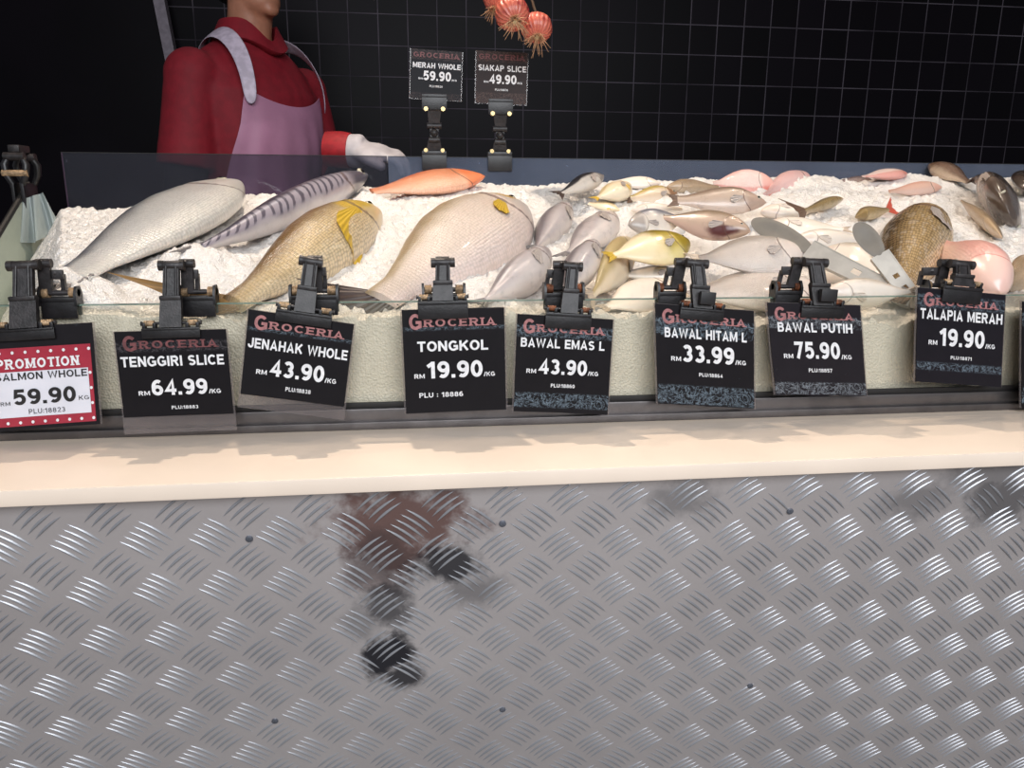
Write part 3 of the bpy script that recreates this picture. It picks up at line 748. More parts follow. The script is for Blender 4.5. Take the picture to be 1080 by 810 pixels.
# --- grey pomfrets
fish('P1', 'pomfret', 'grey silver fish lying beside the head of the largest white fish', 'pomfret', m_pom, FM['grey'], G2, 1, 'fork', .12, 'p', pf=FM['paleg'])
fish('P2', 'pomfret', 'grey fish with dark gill line just above the pinkish grey one behind the fifth sign', 'pomfret', m_pom, FM['grey'], G2, 1, 'fork', .12, 'p', pf=FM['paleg'])
fish('P3', 'pomfret', 'grey silver fish touching the glass left of the fifth sign clip', 'pomfret', m_pom, FM['grey'], G2, 1, 'fork', .12, 'p', pf=FM['paleg'])
fish('P4', 'pomfret', 'pinkish grey fish directly behind the fifth sign clip', 'pomfret', m_pom, FM['grey'], G2, 1, 'fork', .12, 'p', pf=FM['paleg'])
fish('P5', 'cream_pomfret', 'cream fish with a yellow fin spot between grey fish and olive fish', 'pomfret', m_cream, FM['pale'], G2, 1, 'fork', .12, 'p', eye=False, pf=FM['paleg'])
fish('P6', 'yellow_trevally', 'olive yellow fish with brown snout above the sixth sign clip', 'pomfret', m_olive, FM['yellow'], G3, 1, 'fork', .12, 'p', pf=FM['paleg'])
fish('P7', 'grey_flat_fish', 'thin pale grey fish lying under the olive yellow fish', 'seabass', m_greyback, FM['grey'], G3, 1, 'fork', .12, 'p', eye=False, pf=FM['paleg'])
fish('P8', 'white_flat_fish', 'cream white fish against the glass between fifth and sixth signs', 'pomfret', m_pomw, FM['pale'], G3, 1, 'fork', .12, 'p', eye=False, pf=FM['paleg'])
fish('P9', 'grey_backed_fish', 'white bellied fish with smooth grey back resting on the olive yellow fish', 'pomfret', m_greyback, FM['grey'], G3, 1, 'fork', .12, 'p', eye=False, pf=FM['paleg'])
fish('P10', 'red_gilled_fish', 'brownish fish with open dark red gill slit beside the grey tong tip', 'pomfret', m_redgill, FM['brown'], G3, 1, 'fork', .12, 'p', pf=FM['paleg'])
fish('P11', 'long_grey_fish', 'long brownish grey fish lying level behind the red gilled one', 'seabass', m_brownish, FM['brown'], G3, 1, 'fork', .12, 'p', pf=FM['paleg'])
fish('P12', 'brown_headed_fish', 'small pale fish with yellowish back and brown head left of the long grey fish', 'seabass', m_brownhead, FM['brown'], G3, 1, 'fork', .12, 'p', pf=FM['paleg'])
fish('P13', 'tan_fish', 'plain tan fish at the back left of the pink white one', 'snapper', m_tan, FM['brown'], G3, 1, '', .1, '', eye=False, pf=FM['paleg'])
fish('P14', 'black_backed_fish', 'black backed fish with white belly, hindmost left of the heap', 'snapper', m_darkback, FM['dark'], G3, 1, 'fork', .12, 'p', eye=False, pf=FM['paleg'])
fish('P15', 'cream_rear_fish', 'cream fish with yellow belly fin right of the black backed fish', 'pomfret', m_cream, FM['yellow'], G3, 1, 'fork', .12, 'p', eye=False, pf=FM['paleg'])
fish('P16', 'pale_rear_fish', 'pale cream fish at the very back behind the brown headed one', 'snapper', m_pomw, FM['pale'], G3, 1, '', .1, '', eye=False, pf=FM['paleg'])
fish('P17', 'slim_cream_fish', 'slim cream fish with tan back just behind the upper grey fish', 'seabass', m_cream, FM['pale'], G3, 1, '', .1, '', eye=False, pf=FM['paleg'])
fish('P18', 'pale_belly_fish', 'cream white fish lying under the grey backed one', 'seabass', m_pomw, FM['pale'], G3, 1, '', .1, '', eye=False, pf=FM['paleg'])
# --- pearl fish and white pomfrets on the right of the sixth sign
fish('P19', 'pearl_pomfret', 'broad pearly pinkish fish below the red gilled one', 'pomfret', m_pearl, FM['pale'], G3, 1, 'fork', .12, 'p', eye=False, pf=FM['paleg'])
fish('P20', 'pearl_pomfret', 'broad pearly fish against the glass between sixth and seventh signs', 'pomfret', m_pearl, FM['pale'], G3, 1, 'fork', .12, 'p', eye=False, pf=FM['paleg'])
G6 = 'white pomfrets behind the tongs'
fish('W1', 'white_pomfret', 'small white fish hindmost of the white ones behind the grey tong tip', 'pomfret', m_pomw, FM['pale'], G6, 1, 'fork', .12, 'p', eye=False, pf=FM['whitef'])
fish('W2', 'white_pomfret', 'white fish touching the upper edge of the grey tong tip', 'pomfret', m_pomw, FM['pale'], G6, 1, 'fork', .12, 'p', eye=False, pf=FM['whitef'])
fish('W3', 'white_pomfret', 'white fish with tan back edge midway between the two tong tips', 'pomfret', m_pomw, FM['pale'], G6, 1, 'fork', .12, 'p', eye=False, pf=FM['whitef'])
fish('W4', 'white_pomfret', 'largest white fish below the smaller tong tip', 'pomfret', m_pomw, FM['pale'], G6, 1, 'fork', .12, 'p', eye=False, pf=FM['whitef'])
fish('W5', 'white_pomfret', 'white fish against the glass under the tong arms', 'pomfret', m_pomw, FM['pale'], G6, 1, 'fork', .12, 'p', eye=False, pf=FM['whitef'])
# --- pink ones at the back
fish('R1', 'pink_snapper', 'round pink and white fish at the back right of the tan fish', 'pomfret', m_pinkw, FM['pink'], None, 1, '', .1, '', eye=False)
fish('R2', 'pink_snapper', 'pink fish with red belly half under ice, right of the round pink one', 'pomfret', m_pinkp, FM['red'], None, 1, '', .1, '', eye=False)
fish('S1', 'small_grey_fish', 'small purplish grey fish nearly sunk in ice near the back', 'seabass', m_smallgrey, FM['brown'], G4, 1, '', .1, '', eye=False)
fish('S2', 'small_olive_fish', 'small olive fish with a purple grey tail in ice above the white fish', 'seabass', m_smallolive, FM['brown'], G4, 1, 'fork', .35, '', eye=False)
fish('S3', 'small_olive_fish', 'small olive fish with red patch on its end above the smaller tong tip', 'seabass', m_smallolive, FM['red'], G4, 1, 'fork', .35, '', eye=False)
fish('K1', 'pink_fish', 'pale pink fish with red mark half sunk at the back near the brown fish', 'snapper', m_pinkw, FM['red'], G4, 1, '', .1, '', eye=False)
fish('K2', 'pink_fish', 'salmon pink fish half sunk in ice in front of the brown fish', 'snapper', m_salmon, FM['pink'], G4, 1, '', .1, '', eye=False)
# --- tilapia
fish('T1', 'brown_tilapia', 'broad brown scaled fish rising behind the eighth sign', 'tilapia', m_tilap, FM['brown'], G5, 1, 'fan', .05, 'p', eye=False, pf=FM['paleg'])
fish('T2', 'pink_tilapia', 'pink fish with red gill arc right of the eighth sign clip', 'tilapia', m_tilpink, FM['pink'], G5, 1, 'fan', .2, 'p', eye=False, pf=FM['paleg'])
fish('T3', 'dark_fish', 'dark bronze fish with shiny head pointing at the viewer near the right edge', 'tilapia', m_dark, FM['dark'], G5, 1, 'fan', .1, 'p', pf=FM['paleg'])
fish('T4', 'grey_fish', 'silvery grey fish cut off by the right edge of the picture at the back', 'tilapia', m_dark, FM['grey'], G5, 1, 'fan', .1, 'p', pf=FM['paleg'])
fish('B1', 'brown_fish', 'plain brown fish hindmost on the right, half sunk in ice', 'snapper', m_brown, FM['brown'], G4, 1, '', .1, '', eye=False)
fish('B2', 'tan_slim_fish', 'slim tan fish slanting down through the ice left of the dark fish', 'mackerel', m_tan, FM['brown'], G4, 1, '', .1, '', eye=False)
fish('B3', 'tan_fish_end', 'tan fish at the right edge beside the pink fish', 'tilapia', m_tan, FM['brown'], G5, 1, 'fan', .15, '', eye=False)

MOUNDS += [(690, 255, .13, .22, -.028), (780, 250, .13, .22, -.028), (600, 270, .07, .12, -.016), (865, 262, .11, .15, -.034), (650, 300, .12, .07, -.012), (800, 300, .14, .06, -.012), (206, 264, .06, .05, .036, .024), (64, 297, .05, .045, .032, .027), (384, 204, .03, .03, .022, .02), (60, 312, .05, .03, .012), (215, 268, .05, .04, .012), (300, 320, .05, .025, .006), (455, 205, .08, .05, .012), (330, 228, .08, .03, .006), (870, 195, .06, .05, .012), (960, 195, .07, .04, .014), (890, 230, .05, .04, .01),
           (1000, 215, .05, .05, .012), (400, 250, .04, .04, .008), (1040, 270, .04, .03, .006)]
build_ice()
# ------------------------------------------------------------------ price signs
def _arc(cx, cy, rx, ry, a0, a1, n=12):
    return [(cx+rx*cos(radians(a0+(a1-a0)*k/n)), cy+ry*sin(radians(a0+(a1-a0)*k/n))) for k in range(n+1)]
SW = .2; _h = SW/2
GLY = {   # bold block capitals drawn as strokes: (width, [(closed, points)...]) on a unit cap height
 'A': (.82, [(0, [(_h, 0), (.41, .93), (.82-_h, 0)]), (0, [(.2, .28), (.62, .28)])]),
 'B': (.72, [(0, [(_h, 0), (_h, 1)]), (0, [(_h, .9), (.42, .9)]+_arc(.42, .72, .18, .18, 90, -90)+[(_h, .54)]), (0, [(.42, .54)]+_arc(.42, .32, .20, .22, 90, -90)+[(_h, .1)])]),
 'C': (.78, [(0, _arc(.42, .5, .32, .4, 42, 318, 22))]),
 'D': (.76, [(1, [(_h, .1), (_h, .9), (.36, .9)]+_arc(.36, .5, .3, .4, 90, -90)+[(.36, .1)])]),
 'E': (.66, [(0, [(_h, 0), (_h, 1)]), (0, [(_h, .9), (.66, .9)]), (0, [(_h, .5), (.6, .5)]), (0, [(_h, .1), (.66, .1)])]),
 'G': (.82, [(0, _arc(.42, .5, .32, .4, 42, 300, 22)+[(.72, .2), (.72, .47)]), (0, [(.44, .46), (.82, .46)])]),
 'H': (.76, [(0, [(_h, 0), (_h, 1)]), (0, [(.66, 0), (.66, 1)]), (0, [(_h, .5), (.66, .5)])]),
 'I': (.22, [(0, [(.11, 0), (.11, 1)])]),
 'J': (.6, [(0, [(.5, 1), (.5, .32)]+_arc(.3, .3, .2, .2, 0, -180, 10)+[(.1, .36)])]),
 'K': (.78, [(0, [(_h, 0), (_h, 1)]), (0, [(.7, .97), (.16, .42)]), (0, [(.34, .56), (.7, .03)])]),
 'L': (.62, [(0, [(_h, 0), (_h, 1)]), (0, [(_h, .1), (.62, .1)])]),
 'M': (.92, [(0, [(_h, 0), (_h, 1)]), (0, [(.82, 0), (.82, 1)]), (0, [(.13, .94), (.46, .16), (.79, .94)])]),
 'N': (.76, [(0, [(_h, 0), (_h, 1)]), (0, [(.66, 0), (.66, 1)]), (0, [(.13, .92), (.63, .08)])]),
 'O': (.84, [(1, _arc(.42, .5, .32, .4, 0, 345, 23))]),
 'P': (.7, [(0, [(_h, 0), (_h, 1)]), (0, [(_h, .9), (.4, .9)]+_arc(.4, .69, .2, .21, 90, -90)+[(_h, .48)])]),
 'R': (.76, [(0, [(_h, 0), (_h, 1)]), (0, [(_h, .9), (.42, .9)]+_arc(.42, .7, .2, .2, 90, -90)+[(_h, .5)]), (0, [(.38, .5), (.66, 0)])]),
 'S': (.7, [(0, _arc(.35, .71, .25, .19, 30, 265, 14)+_arc(.35, .30, .25, .20, 85, -150, 14))]),
 'T': (.7, [(0, [(.35, 0), (.35, 1)]), (0, [(0, .9), (.7, .9)])]),
 'U': (.76, [(0, [(_h, 1), (_h, .38)]+_arc(.38, .38, .28, .28, 180, 360, 12)+[(.66, 1)])]),
 'W': (1.1, [(0, [(.08, 1), (.3, .08), (.55, .9), (.8, .08), (1.02, 1)])]),
 '0': (.66, [(1, _arc(.33, .5, .23, .4, 0, 345, 23))]), '1': (.46, [(0, [(.32, 0), (.32, 1)]), (0, [(.02, .7), (.3, .9)])]),
 '2': (.66, [(0, _arc(.33, .68, .22, .22, 165, -30, 12)+[(.14, .1), (.66, .1)])]), '3': (.66, [(0, _arc(.31, .70, .2, .2, 150, -90, 12)), (0, _arc(.31, .30, .23, .2, 90, -150, 12))]),
 '4': (.68, [(0, [(.48, 0), (.48, .92), (.1, .3), (.68, .3)])]), '5': (.66, [(0, [(.6, .9), (.18, .9), (.13, .52)]+_arc(.33, .35, .23, .25, 120, -150, 14))]),
 '6': (.66, [(1, _arc(.33, .33, .23, .23, 0, 345, 18)), (0, [(.1, .36)]+_arc(.36, .52, .26, .38, 175, 55, 10))]), '7': (.62, [(0, [(0, .9), (.52, .9), (.22, 0)])]),
 '8': (.66, [(1, _arc(.33, .71, .19, .19, 0, 345, 18)), (1, _arc(.33, .31, .23, .21, 0, 345, 18))]), '9': (.66, [(1, _arc(.33, .67, .23, .23, 0, 345, 18)), (0, [(.56, .64)]+_arc(.30, .48, .26, .38, -5, -125, 10))]),
 '.': (.22, [(0, [(.11, 0), (.11, .21)])]), ':': (.22, [(0, [(.11, .1), (.11, .3)]), (0, [(.11, .55), (.11, .75)])]), '/': (.4, [(0, [(.06, 0), (.34, 1)])]), ' ': (.34, []),
}
def stroke(pts, closed, w, vs, fs):
    n = len(pts); P = [Vector((x, y)) for x, y in pts]; L = []; R = []
    for i in range(n):
        a = P[i]-P[i-1] if (i > 0 or closed) else P[1]-P[0]
        c = P[(i+1) % n]-P[i] if (i < n-1 or closed) else P[-1]-P[-2]
        na = Vector((-a.y, a.x)).normalized(); nc = Vector((-c.y, c.x)).normalized(); m = (na+nc)
        m = m.normalized() if m.length > 1e-4 else na
        k = min(1.6, 1/max(.35, m.dot(na)))
        L.append(P[i]+m*w*k); R.append(P[i]-m*w*k)
    b = len(vs)
    for l, r in zip(L, R): vs.append((l.x, l.y)); vs.append((r.x, r.y))
    for i in range(n if closed else n-1):
        j = (i+1) % n; fs.append([b+2*i, b+2*i+1, b+2*j+1, b+2*j])
TXT = {}
def text_mesh(s, bold, slab=False):
    k = (s, bold, slab)
    if k in TXT: return TXT[k]
    vs = []; fs = []; x = 0; w = bold
    for ch in s:
        wd, st = GLY[ch]
        for cl, pts in st:
            q = [(x+a, c) for a, c in pts]
            stroke(q, cl, w, vs, fs)
            if slab and not cl:
                for (a, c), (d, e) in ((pts[0], pts[1]), (pts[-1], pts[-2])):
                    if (abs(c) < .01 or abs(c-1) < .01) and abs(e-c) > .2:
                        y0, y1 = (0, .13) if c < .5 else (.87, 1)
                        bb = len(vs); vs += [(x+a-.2, y0), (x+a+.2, y0), (x+a+.2, y1), (x+a-.2, y1)]; fs.append([bb, bb+1, bb+2, bb+3])
        x += wd+(.2 if slab else .11)
    x0 = min(v[0] for v in vs); x1 = max(v[0] for v in vs); y0 = min(v[1] for v in vs); y1 = max(v[1] for v in vs)
    TXT[k] = ([((v[0]-x0)/(x1-x0), (v[1]-y0)/(y1-y0)) for v in vs], fs); return TXT[k]

PXM = .00097
class Card:
    def __init__(s, tl, tr, bl, yt, yb, curl=.0015):
        s.TL, s.TR, s.BL = onY(*tl, yt), onY(*tr, yt), onY(*bl, yb)
        s.U = s.TR-s.TL; s.V = s.BL-s.TL; s.N = s.U.cross(s.V).normalized()
        if s.N.y > 0: s.N = -s.N
        s.curl = curl; s.X = s.U.normalized(); s.Z = -(s.V-s.X*s.V.dot(s.X)).normalized(); s.Yb = -s.N
    def q(s, u, v, d=0):
        return s.TL+s.U*u+s.V*v+s.N*(d+s.curl*((2*u-1)**2*.6+max(0, v-.5)**2*2))
    def plate(s, b, u0, u1, v0, v1, d0, d1, n=8, wob=0, seed=0):
        r = random.Random(seed); vs = []; uv = []; fs = []
        for d in (d0, d1):
            for j in range(n+1):
                for i in range(n+1):
                    u, v = lerp(u0, u1, i/n), lerp(v0, v1, j/n)
                    if wob:
                        rr = random.Random(seed*991+i*37+j*101)
                        if j == n: v += wob*(rr.random()-.3)
                        if i in (0, n): u += wob*.35*(rr.random()-.5)
                    vs.append(s.q(u, v, d)); uv.append((u, v))
        N = (n+1)**2
        for j in range(n):
            for i in range(n):
                a = j*(n+1)+i; q = [a, a+1, a+n+2, a+n+1]; fs.append(q); fs.append([N+k for k in q[::-1]])
        rim = [i for i in range(n)]+[j*(n+1)+n for j in range(n)]+[n*(n+1)+i for i in range(n, 0, -1)]+[j*(n+1) for j in range(n, 0, -1)]
        for k in range(len(rim)): a, c = rim[k], rim[(k+1) % len(rim)]; fs.append([a, c, N+c, N+a])
        b.add(vs, fs, uv)
    def text(s, b, t, u0, u1, v0, v1, bold=.1, d=.0012, slab=False):
        vs, fs = text_mesh(t, bold, slab)
        b.add([s.q(lerp(u0, u1, x), lerp(v1, v0, y), d) for x, y in vs], fs)

def jaw(b, O, X, Y, Z, w, h, th=.0024):
    Mx = Matrix((X, Y, Z)).transposed().to_4x4(); Mx.translation = O
    b.box((0, 0, -h/2), (w, th, h), Mx, .0006)
    b.box((0, -.0012, -h*.08), (w*.98, th, h*.2), Mx, .0005)
    return Mx
def lever(b, p0, p1, X, Y, w0, w1, th):
    vs = []
    for p, w in ((p0, w0), (p1, w1)):
        for sx in (-1, 1):
            for sy in (-1, 1): vs.append(p+X*(sx*w/2)+Y*(sy*th/2))
    b.add(vs, [[0, 1, 3, 2], [4, 6, 7, 5], [0, 4, 5, 1], [2, 3, 7, 6], [0, 2, 6, 4], [1, 5, 7, 3]])
def hinge(parent, off, O, X, w, r, m):
    for sg in (-1, 1):
        b = MB(); n = 5
        pts = [O+X*(sg*(w*.29+k/(n*4)*w*.17)) for k in range(n*4+1)]
        b.tube(pts, [r*(1 if (k % 4) in (0, 1) else .88) for k in range(n*4+1)], 12)
        b.build('spring', m, parent, 50, off=off)
    b = MB(); b.tube([O-X*w*.5, O+X*w*.5], r*.5, 10)
    for sg in (-1, 1): b.tube([O+X*sg*w*.5, O+X*sg*(w*.5+.0012)], r*.75, 10)
    b.build('pin', M['blackm'], parent, 50, off=off)

def price_sign(label, tl, tr, bl, lines, cardm, clip, yt=.776, yb=.771, vend=1.0, extra=None, sleeve=True, group='price signs along the front glass', seed=0, wob=0.0):
    C = Card(tl, tr, bl, yt, yb)
    off = C.TL+C.U*.5
    root = empty('price_sign', off, label, 'price sign', group)
    if sleeve:
        b = MB(); C.plate(b, -.012, 1.012, -.005, 1.0, -.0016, -.0006, 8, wob, seed); b.build('sleeve', M['acrylic'], root, 30, off=off)
    b = MB(); C.plate(b, .005, .995, .0, vend, -.0004, .0006, 8, wob*.6, seed+5); card = b.build('card', cardm, root, 30, off=off)
    if extra: extra(C, card, off)
    for (nm, t, u0, u1, v0, v1, bold, mat) in lines:
        b = MB(); C.text(b, t, u0, u1, v0, v1, bold, slab=nm == 'header_lettering'); b.build(nm, M[mat], card, 0, off=off)
    if clip is None: return root
    # --- clamp on the card
    cx, cy, w, hj, lt, pcx, spr = clip['cx'], clip['y'], clip['w']*PXM, clip['h']*PXM, clip['top'], clip['pane'], clip.get('m', 'ivory')
    O = onY(cx, cy, yt-.0035); X, Y, Z = C.X, C.Yb, C.Z
    b = MB(); jaw(b, O, X, Y, Z, w, hj)
    jaw(b, O+Y*.008, X, Y, Z, w*.9, hj*.8)
    for sg in (-1, 1):
        for k in (.28, .46):
            Mx = Matrix((X, Y, Z)).transposed().to_4x4(); Mx.translation = O+X*(sg*k*w)+Z*.0022
            b.box((0, .003, 0), (w*.055, .007, .006), Mx, .0006)
    cl = b.build('card_clamp', M['black'], root, 40, off=off)
    hinge(cl, off, O+Y*.0035+Z*.0045, X, w, .0030, M[spr])
    # upright lever with its roller
    T_ = onY(lt[0], lt[1], yt+.012); base = O+Y*.002+Z*.001
    lw = clip.get('lw', 20)*PXM
    b = MB(); midp = base.lerp(T_, .48)
    lever(b, base, midp, X, Y, lw*1.08, lw*1.0, .007); lever(b, midp, T_, X, Y, lw*.78, lw*.74, .006)
    Mx = Matrix((X, Y, Z)).transposed().to_4x4(); Mx.translation = midp
    b.box((0, -.002, 0), (lw*1.02, .008, .004), Mx, .001)
    for k in (-.26, .26): b.tube([midp+X*k*lw-Y*.004, T_+X*k*lw*.9-Y*.0035], .0012, 8)
    b.tube([T_-X*lw*.58, T_-X*lw*.5, T_+X*lw*.5, T_+X*lw*.58], [.0036, .0046, .0046, .0036], 16)
    for sg in (-1, 1): b.tube([T_+X*sg*lw*.4, T_+X*sg*lw*.62], .0050, 14)
    b.build('lever', M['blackm'], cl, 40, off=off)
    if clip.get('block'):
        b = MB(); Mx.translation = O+Z*.012-Y*.004; b.box((lw*.1, 0, 0), (lw*.85, .007, .013), Mx, .0008); b.build('thumb_tab', M['inkblack'], cl, 40, off=off)
    # --- clamp astride the pane
    Xw, Yw_, Zw = Vector((1, 0, 0)), Vector((0, 1, 0)), Vector((0, 0, 1))
    pc = onY(pcx, 317, YG); Pz = Vector((pc.x, YG, ZT)); w2 = clip.get('pw', 34)*PXM
    b = MB()
    jaw(b, Pz+Vector((0, -.0052, .008)), Xw, Yw_, Zw, w2, .020); jaw(b, Pz+Vector((0, .0052, .008)), Xw, Yw_, Zw, w2, .018)
    for sg in (-1, 1):
        b.prism([(-.0075, -.0075), (.0075, -.0075), (.0085, .004), (.004, .011), (-.004, .011), (-.0085, .004)], -.0012, .0012, Matrix.Translation(Pz+Vector((sg*w2*.5, 0, .008))) @ Matrix.Rotation(radians(90), 4, 'Z'))
    pcl = b.build('pane_clamp', M['black'], root, 40, off=off)
    hinge(pcl, off, Pz+Vector((0, 0, .0125)), Xw, w2, .0052, M[spr])
    b = MB(); T2 = T_+Vector((clip.get('dx', 0)*PXM, .010, .001)); B2 = Pz+Vector((clip.get('bx', 0)*PXM, 0, .012))
    lever(b, B2, T2, Xw, Yw_, .012, .011, .005)
    S2 = B2+Vector((clip.get('ax', 10)*PXM, .006, 0)); E2 = S2.lerp(T2+Vector((clip.get('ax', 10)*PXM, .006, 0)), .62)
    lever(b, S2, E2, Xw, Yw_, .004, .004, .004)
    b.tube([E2, E2.lerp(T2, .5)+Vector((0, 0, -.004))], .003, 8)
    Mx = Matrix.Translation(E2.lerp(B2.lerp(T2, .62), .5)); b.box((0, 0, 0), (abs(E2.x-B2.lerp(T2, .62).x)+.004, .004, .009), Mx, .0006)
    b.tube([T_+Xw*0, T2], .0042, 12)
    b.tube([T2-Xw*.007, T2+Xw*.007], .0045, 14)
    b.build('swivel_arm', M['blackm'], pcl, 40, off=off)
    return root

def lines(name, price, plu, n, p, c, hdr=(.07, .92, .05, .17), hm='pink', plain_plu=False):
    """n, p, c = (u0, u1, v0, v1) of the three rows"""
    out = [('header_lettering', 'G', hdr[0], hdr[0]+.12, hdr[2]-.01, hdr[3]+.02, .1, hm), ('header_lettering', 'ROCERIA', hdr[0]+.13, hdr[1], hdr[2]+.035, hdr[3], .095, hm)]
    out.append(('name_lettering', name, *n, .1, 'white'))
    out.append(('price_lettering', price, *p, .105, 'white'))
    h = p[3]-p[2]
    out.append(('unit_lettering', 'RM', p[0]-.12, p[0]-.02, p[3]-h*.3, p[3]-h*.02, .09, 'white'))
    out.append(('unit_lettering', '/KG', p[1]+.01, p[1]+.12, p[3]-h*.3, p[3]-h*.02, .09, 'white'))
    out.append(('code_lettering', plu, *c, .09, 'white'))
    return out
c_clean = card_mat('black_price_card', BLK, .05, [(.17, .20, .6)])
c_strip = card_mat('black_price_card_taped', BLK, .08, [(.10, .2, .45), (.86, .9, .3)], S(120, 116, 122))
c_worn = card_mat('scuffed_black_price_card', BLK, .10, [(.10, .22, .7), (.80, .95, .7)])
c_worn2 = card_mat('very_scuffed_black_price_card', S(19, 17, 20), .16, [(.13, .30, .85), (.80, .99, .7)])
c_worn3 = card_mat('torn_black_price_card', S(27, 24, 28), .2, [(.14, .27, .8), (.86, .99, .7)], S(160, 168, 176))
c_worn4 = card_mat('scratched_black_price_card', S(22, 20, 25), .12, [(.06, .20, .55), (.78, .86, .7)])
c_back = card_mat('dim_price_card', S(14, 14, 19), .1, [(.0, .2, .7), (.86, .99, .5)], S(104, 86, 84))
c_back2 = card_mat('faded_price_card', S(40, 32, 32), .2, [(.0, .2, .6), (.78, .99, .6)], S(122, 100, 94))
def dot_border():
    t = NT('dark_red_card'); o = t.obj(); n = t.noise(o, 50, 3)
    t.bsdf(Base__Color=t.mix(n, S(142, 30, 48), S(168, 48, 66)), Roughness=.4); return t.m
M['promo'] = dot_border()
def promo(C, card, off):
    b = MB(); C.plate(b, -.005, .965, .20, .965, .0008, .0012, 6)
    b.cm = 1
    def dot(u, v):
        ru, rv = .014, .0155; n = 14
        b.add([C.q(u+ru*cos(2*pi*k/n), v+rv*sin(2*pi*k/n), .0017) for k in range(n)], [list(range(n))])
    for k in range(9): dot(.03+k*.115, .245)
    for k in range(9): dot(.05+k*.112, .93)
    for k in range(3): dot(.945, .46+.15*k+.02)
    for k in range(3): dot(.02, .46+.15*k+.02)
    red = b.build('red_border', [M['promo'], M['white']], card, 30, off=off)
    b = MB(); C.plate(b, .08, .93, .43, .875, .0016, .0019, 6); pp_ = b.build('price_paper', M['paper'], card, 30, off=off)
    for (nm, t, u0, u1, v0, v1, bold, mat) in (('promotion_lettering', 'PROMOTION', .10, .86, .30, .405, .105, 'white'),):
        b = MB(); C.text(b, t, u0, u1, v0, v1, bold, .0018, True); b.build(nm, M[mat], red, 0, off=off)
    for (nm, t, u0, u1, v0, v1, bold, mat) in (('name_lettering', 'SALMON WHOLE', .09, .92, .435, .515, .085, 'inkblack'), ('price_lettering', '59.90', .235, .80, .60, .755, .105, 'inkblack'),
            ('unit_lettering', 'RM', .115, .20, .715, .755, .06, 'inkblack'), ('unit_lettering', 'KG', .825, .92, .70, .745, .06, 'inkblack'), ('code_lettering', 'PLU:18823', .36, .69, .80, .85, .06, 'inkblack')):
        b = MB(); C.text(b, t, u0, u1, v0, v1, bold, .0024); b.build(nm, M[mat], pp_, 0, off=off)
price_sign('red bordered promotion price sign with white paper, cut off at the left edge', (-20, 347), (98, 340), (-8, 455), [], card_mat('plain_black_backing', S(24, 22, 25), .04, []), dict(cx=25, y=347, w=56, h=11, top=(25, 280), pane=64, dx=14, bx=-12, ax=14, lw=24, m='ivory'), extra=promo, seed=1)
price_sign('black price sign reading TENGGIRI SLICE, with clear sleeve below', (120, 350), (239, 347), (133, 458), lines('TENGGIRI SLICE', '64.99', 'PLU:18883', (.035, .955, .235, .345), (.28, .78, .46, .625), (.44, .68, .73, .765), hm='pinkdim'), c_strip, dict(cx=180, y=346, w=56, h=10, top=(181, 280), pane=210, dx=12, bx=-10, ax=8, lw=20, m='ivory'), vend=.83, seed=2)
price_sign('tilted black price sign reading JENAHAK WHOLE', (262, 326), (374, 342), (252, 429), lines('JENAHAK WHOLE', '43.90', 'PLU:18838', (.03, .97, .265, .385), (.25, .77, .455, .64), (.42, .66, .73, .775)), c_clean, dict(cx=321, y=330, w=56, h=12, top=(328, 276), pane=332, dx=3, bx=3, ax=8, lw=19, pw=48, m='ivory'), vend=.86, seed=3)
price_sign('black price sign reading TONGKOL', (423, 327), (532, 324), (428, 436), lines('TONGKOL', '19.90', 'PLU : 18886', (.14, .83, .30, .405), (.22, .77, .50, .665), (.14, .57, .80, .85), hdr=(.07, .92, .05, .17)), c_clean, dict(cx=467, y=318, w=52, h=18, top=(467, 277), pane=468, dx=0, bx=0, ax=0, lw=20, pw=44, m='ivory'), seed=4)
price_sign('scuffed black price sign reading BAWAL EMAS L', (545, 331), (647, 337), (541, 433), lines('BAWAL EMAS L', '43.90', 'PLU:18860', (.05, .92, .225, .335), (.24, .75, .43, .60), (.38, .63, .695, .735)), c_worn, dict(cx=600, y=331, w=50, h=16, top=(604, 281), pane=594, dx=-12, bx=-8, ax=-10, lw=17, pw=42, m='rust'), seed=5, wob=.008)
price_sign('scuffed black price sign reading BAWAL HITAM L', (690, 320), (795, 328), (693, 425), lines('BAWAL HITAM L', '33.99', 'PLU:18864', (.09, .92, .215, .33), (.27, .79, .385, .56), (.43, .67, .66, .70)), c_worn2, dict(cx=741, y=326, w=50, h=12, top=(735, 278), pane=706, dx=-14, bx=6, ax=-11, lw=20, pw=30, m='rust', block=True), seed=6, wob=.012)
price_sign('torn black price sign reading BAWAL PUTIH', (808, 319), (907, 322), (817, 416), lines('BAWAL PUTIH', '75.90', 'PLU:18857', (.09, .89, .195, .315), (.25, .74, .41, .60), (.385, .64, .70, .745)), c_worn3, dict(cx=868, y=323, w=50, h=13, top=(860, 277), pane=828, dx=-15, bx=6, ax=-13, lw=22, pw=30, m='rust', block=True), seed=7, wob=.02)
price_sign('black price sign reading TALAPIA MERAH', (967, 303), (1060, 311), (964, 402), lines('TALAPIA MERAH', '19.90', 'PLU:18871', (.035, .97, .20, .325), (.26, .78, .405, .595), (.40, .64, .695, .735)), c_worn4, dict(cx=1016, y=303, w=48, h=18, top=(1014, 279), pane=984, dx=-13, bx=6, ax=-22, lw=24, pw=24, m='ivory'), seed=8)
price_sign('black price sign cut off by the right edge of the picture', (1077, 318), (1178, 323), (1076, 430), [('header_lettering', 'GROCERIA', .08, .92, .05, .17, .09, 'pink')], c_worn, dict(cx=1126, y=322, w=48, h=14, top=(1126, 279), pane=1096, dx=-13, bx=6, ax=-14, lw=22, pw=24, m='ivory'), seed=9)

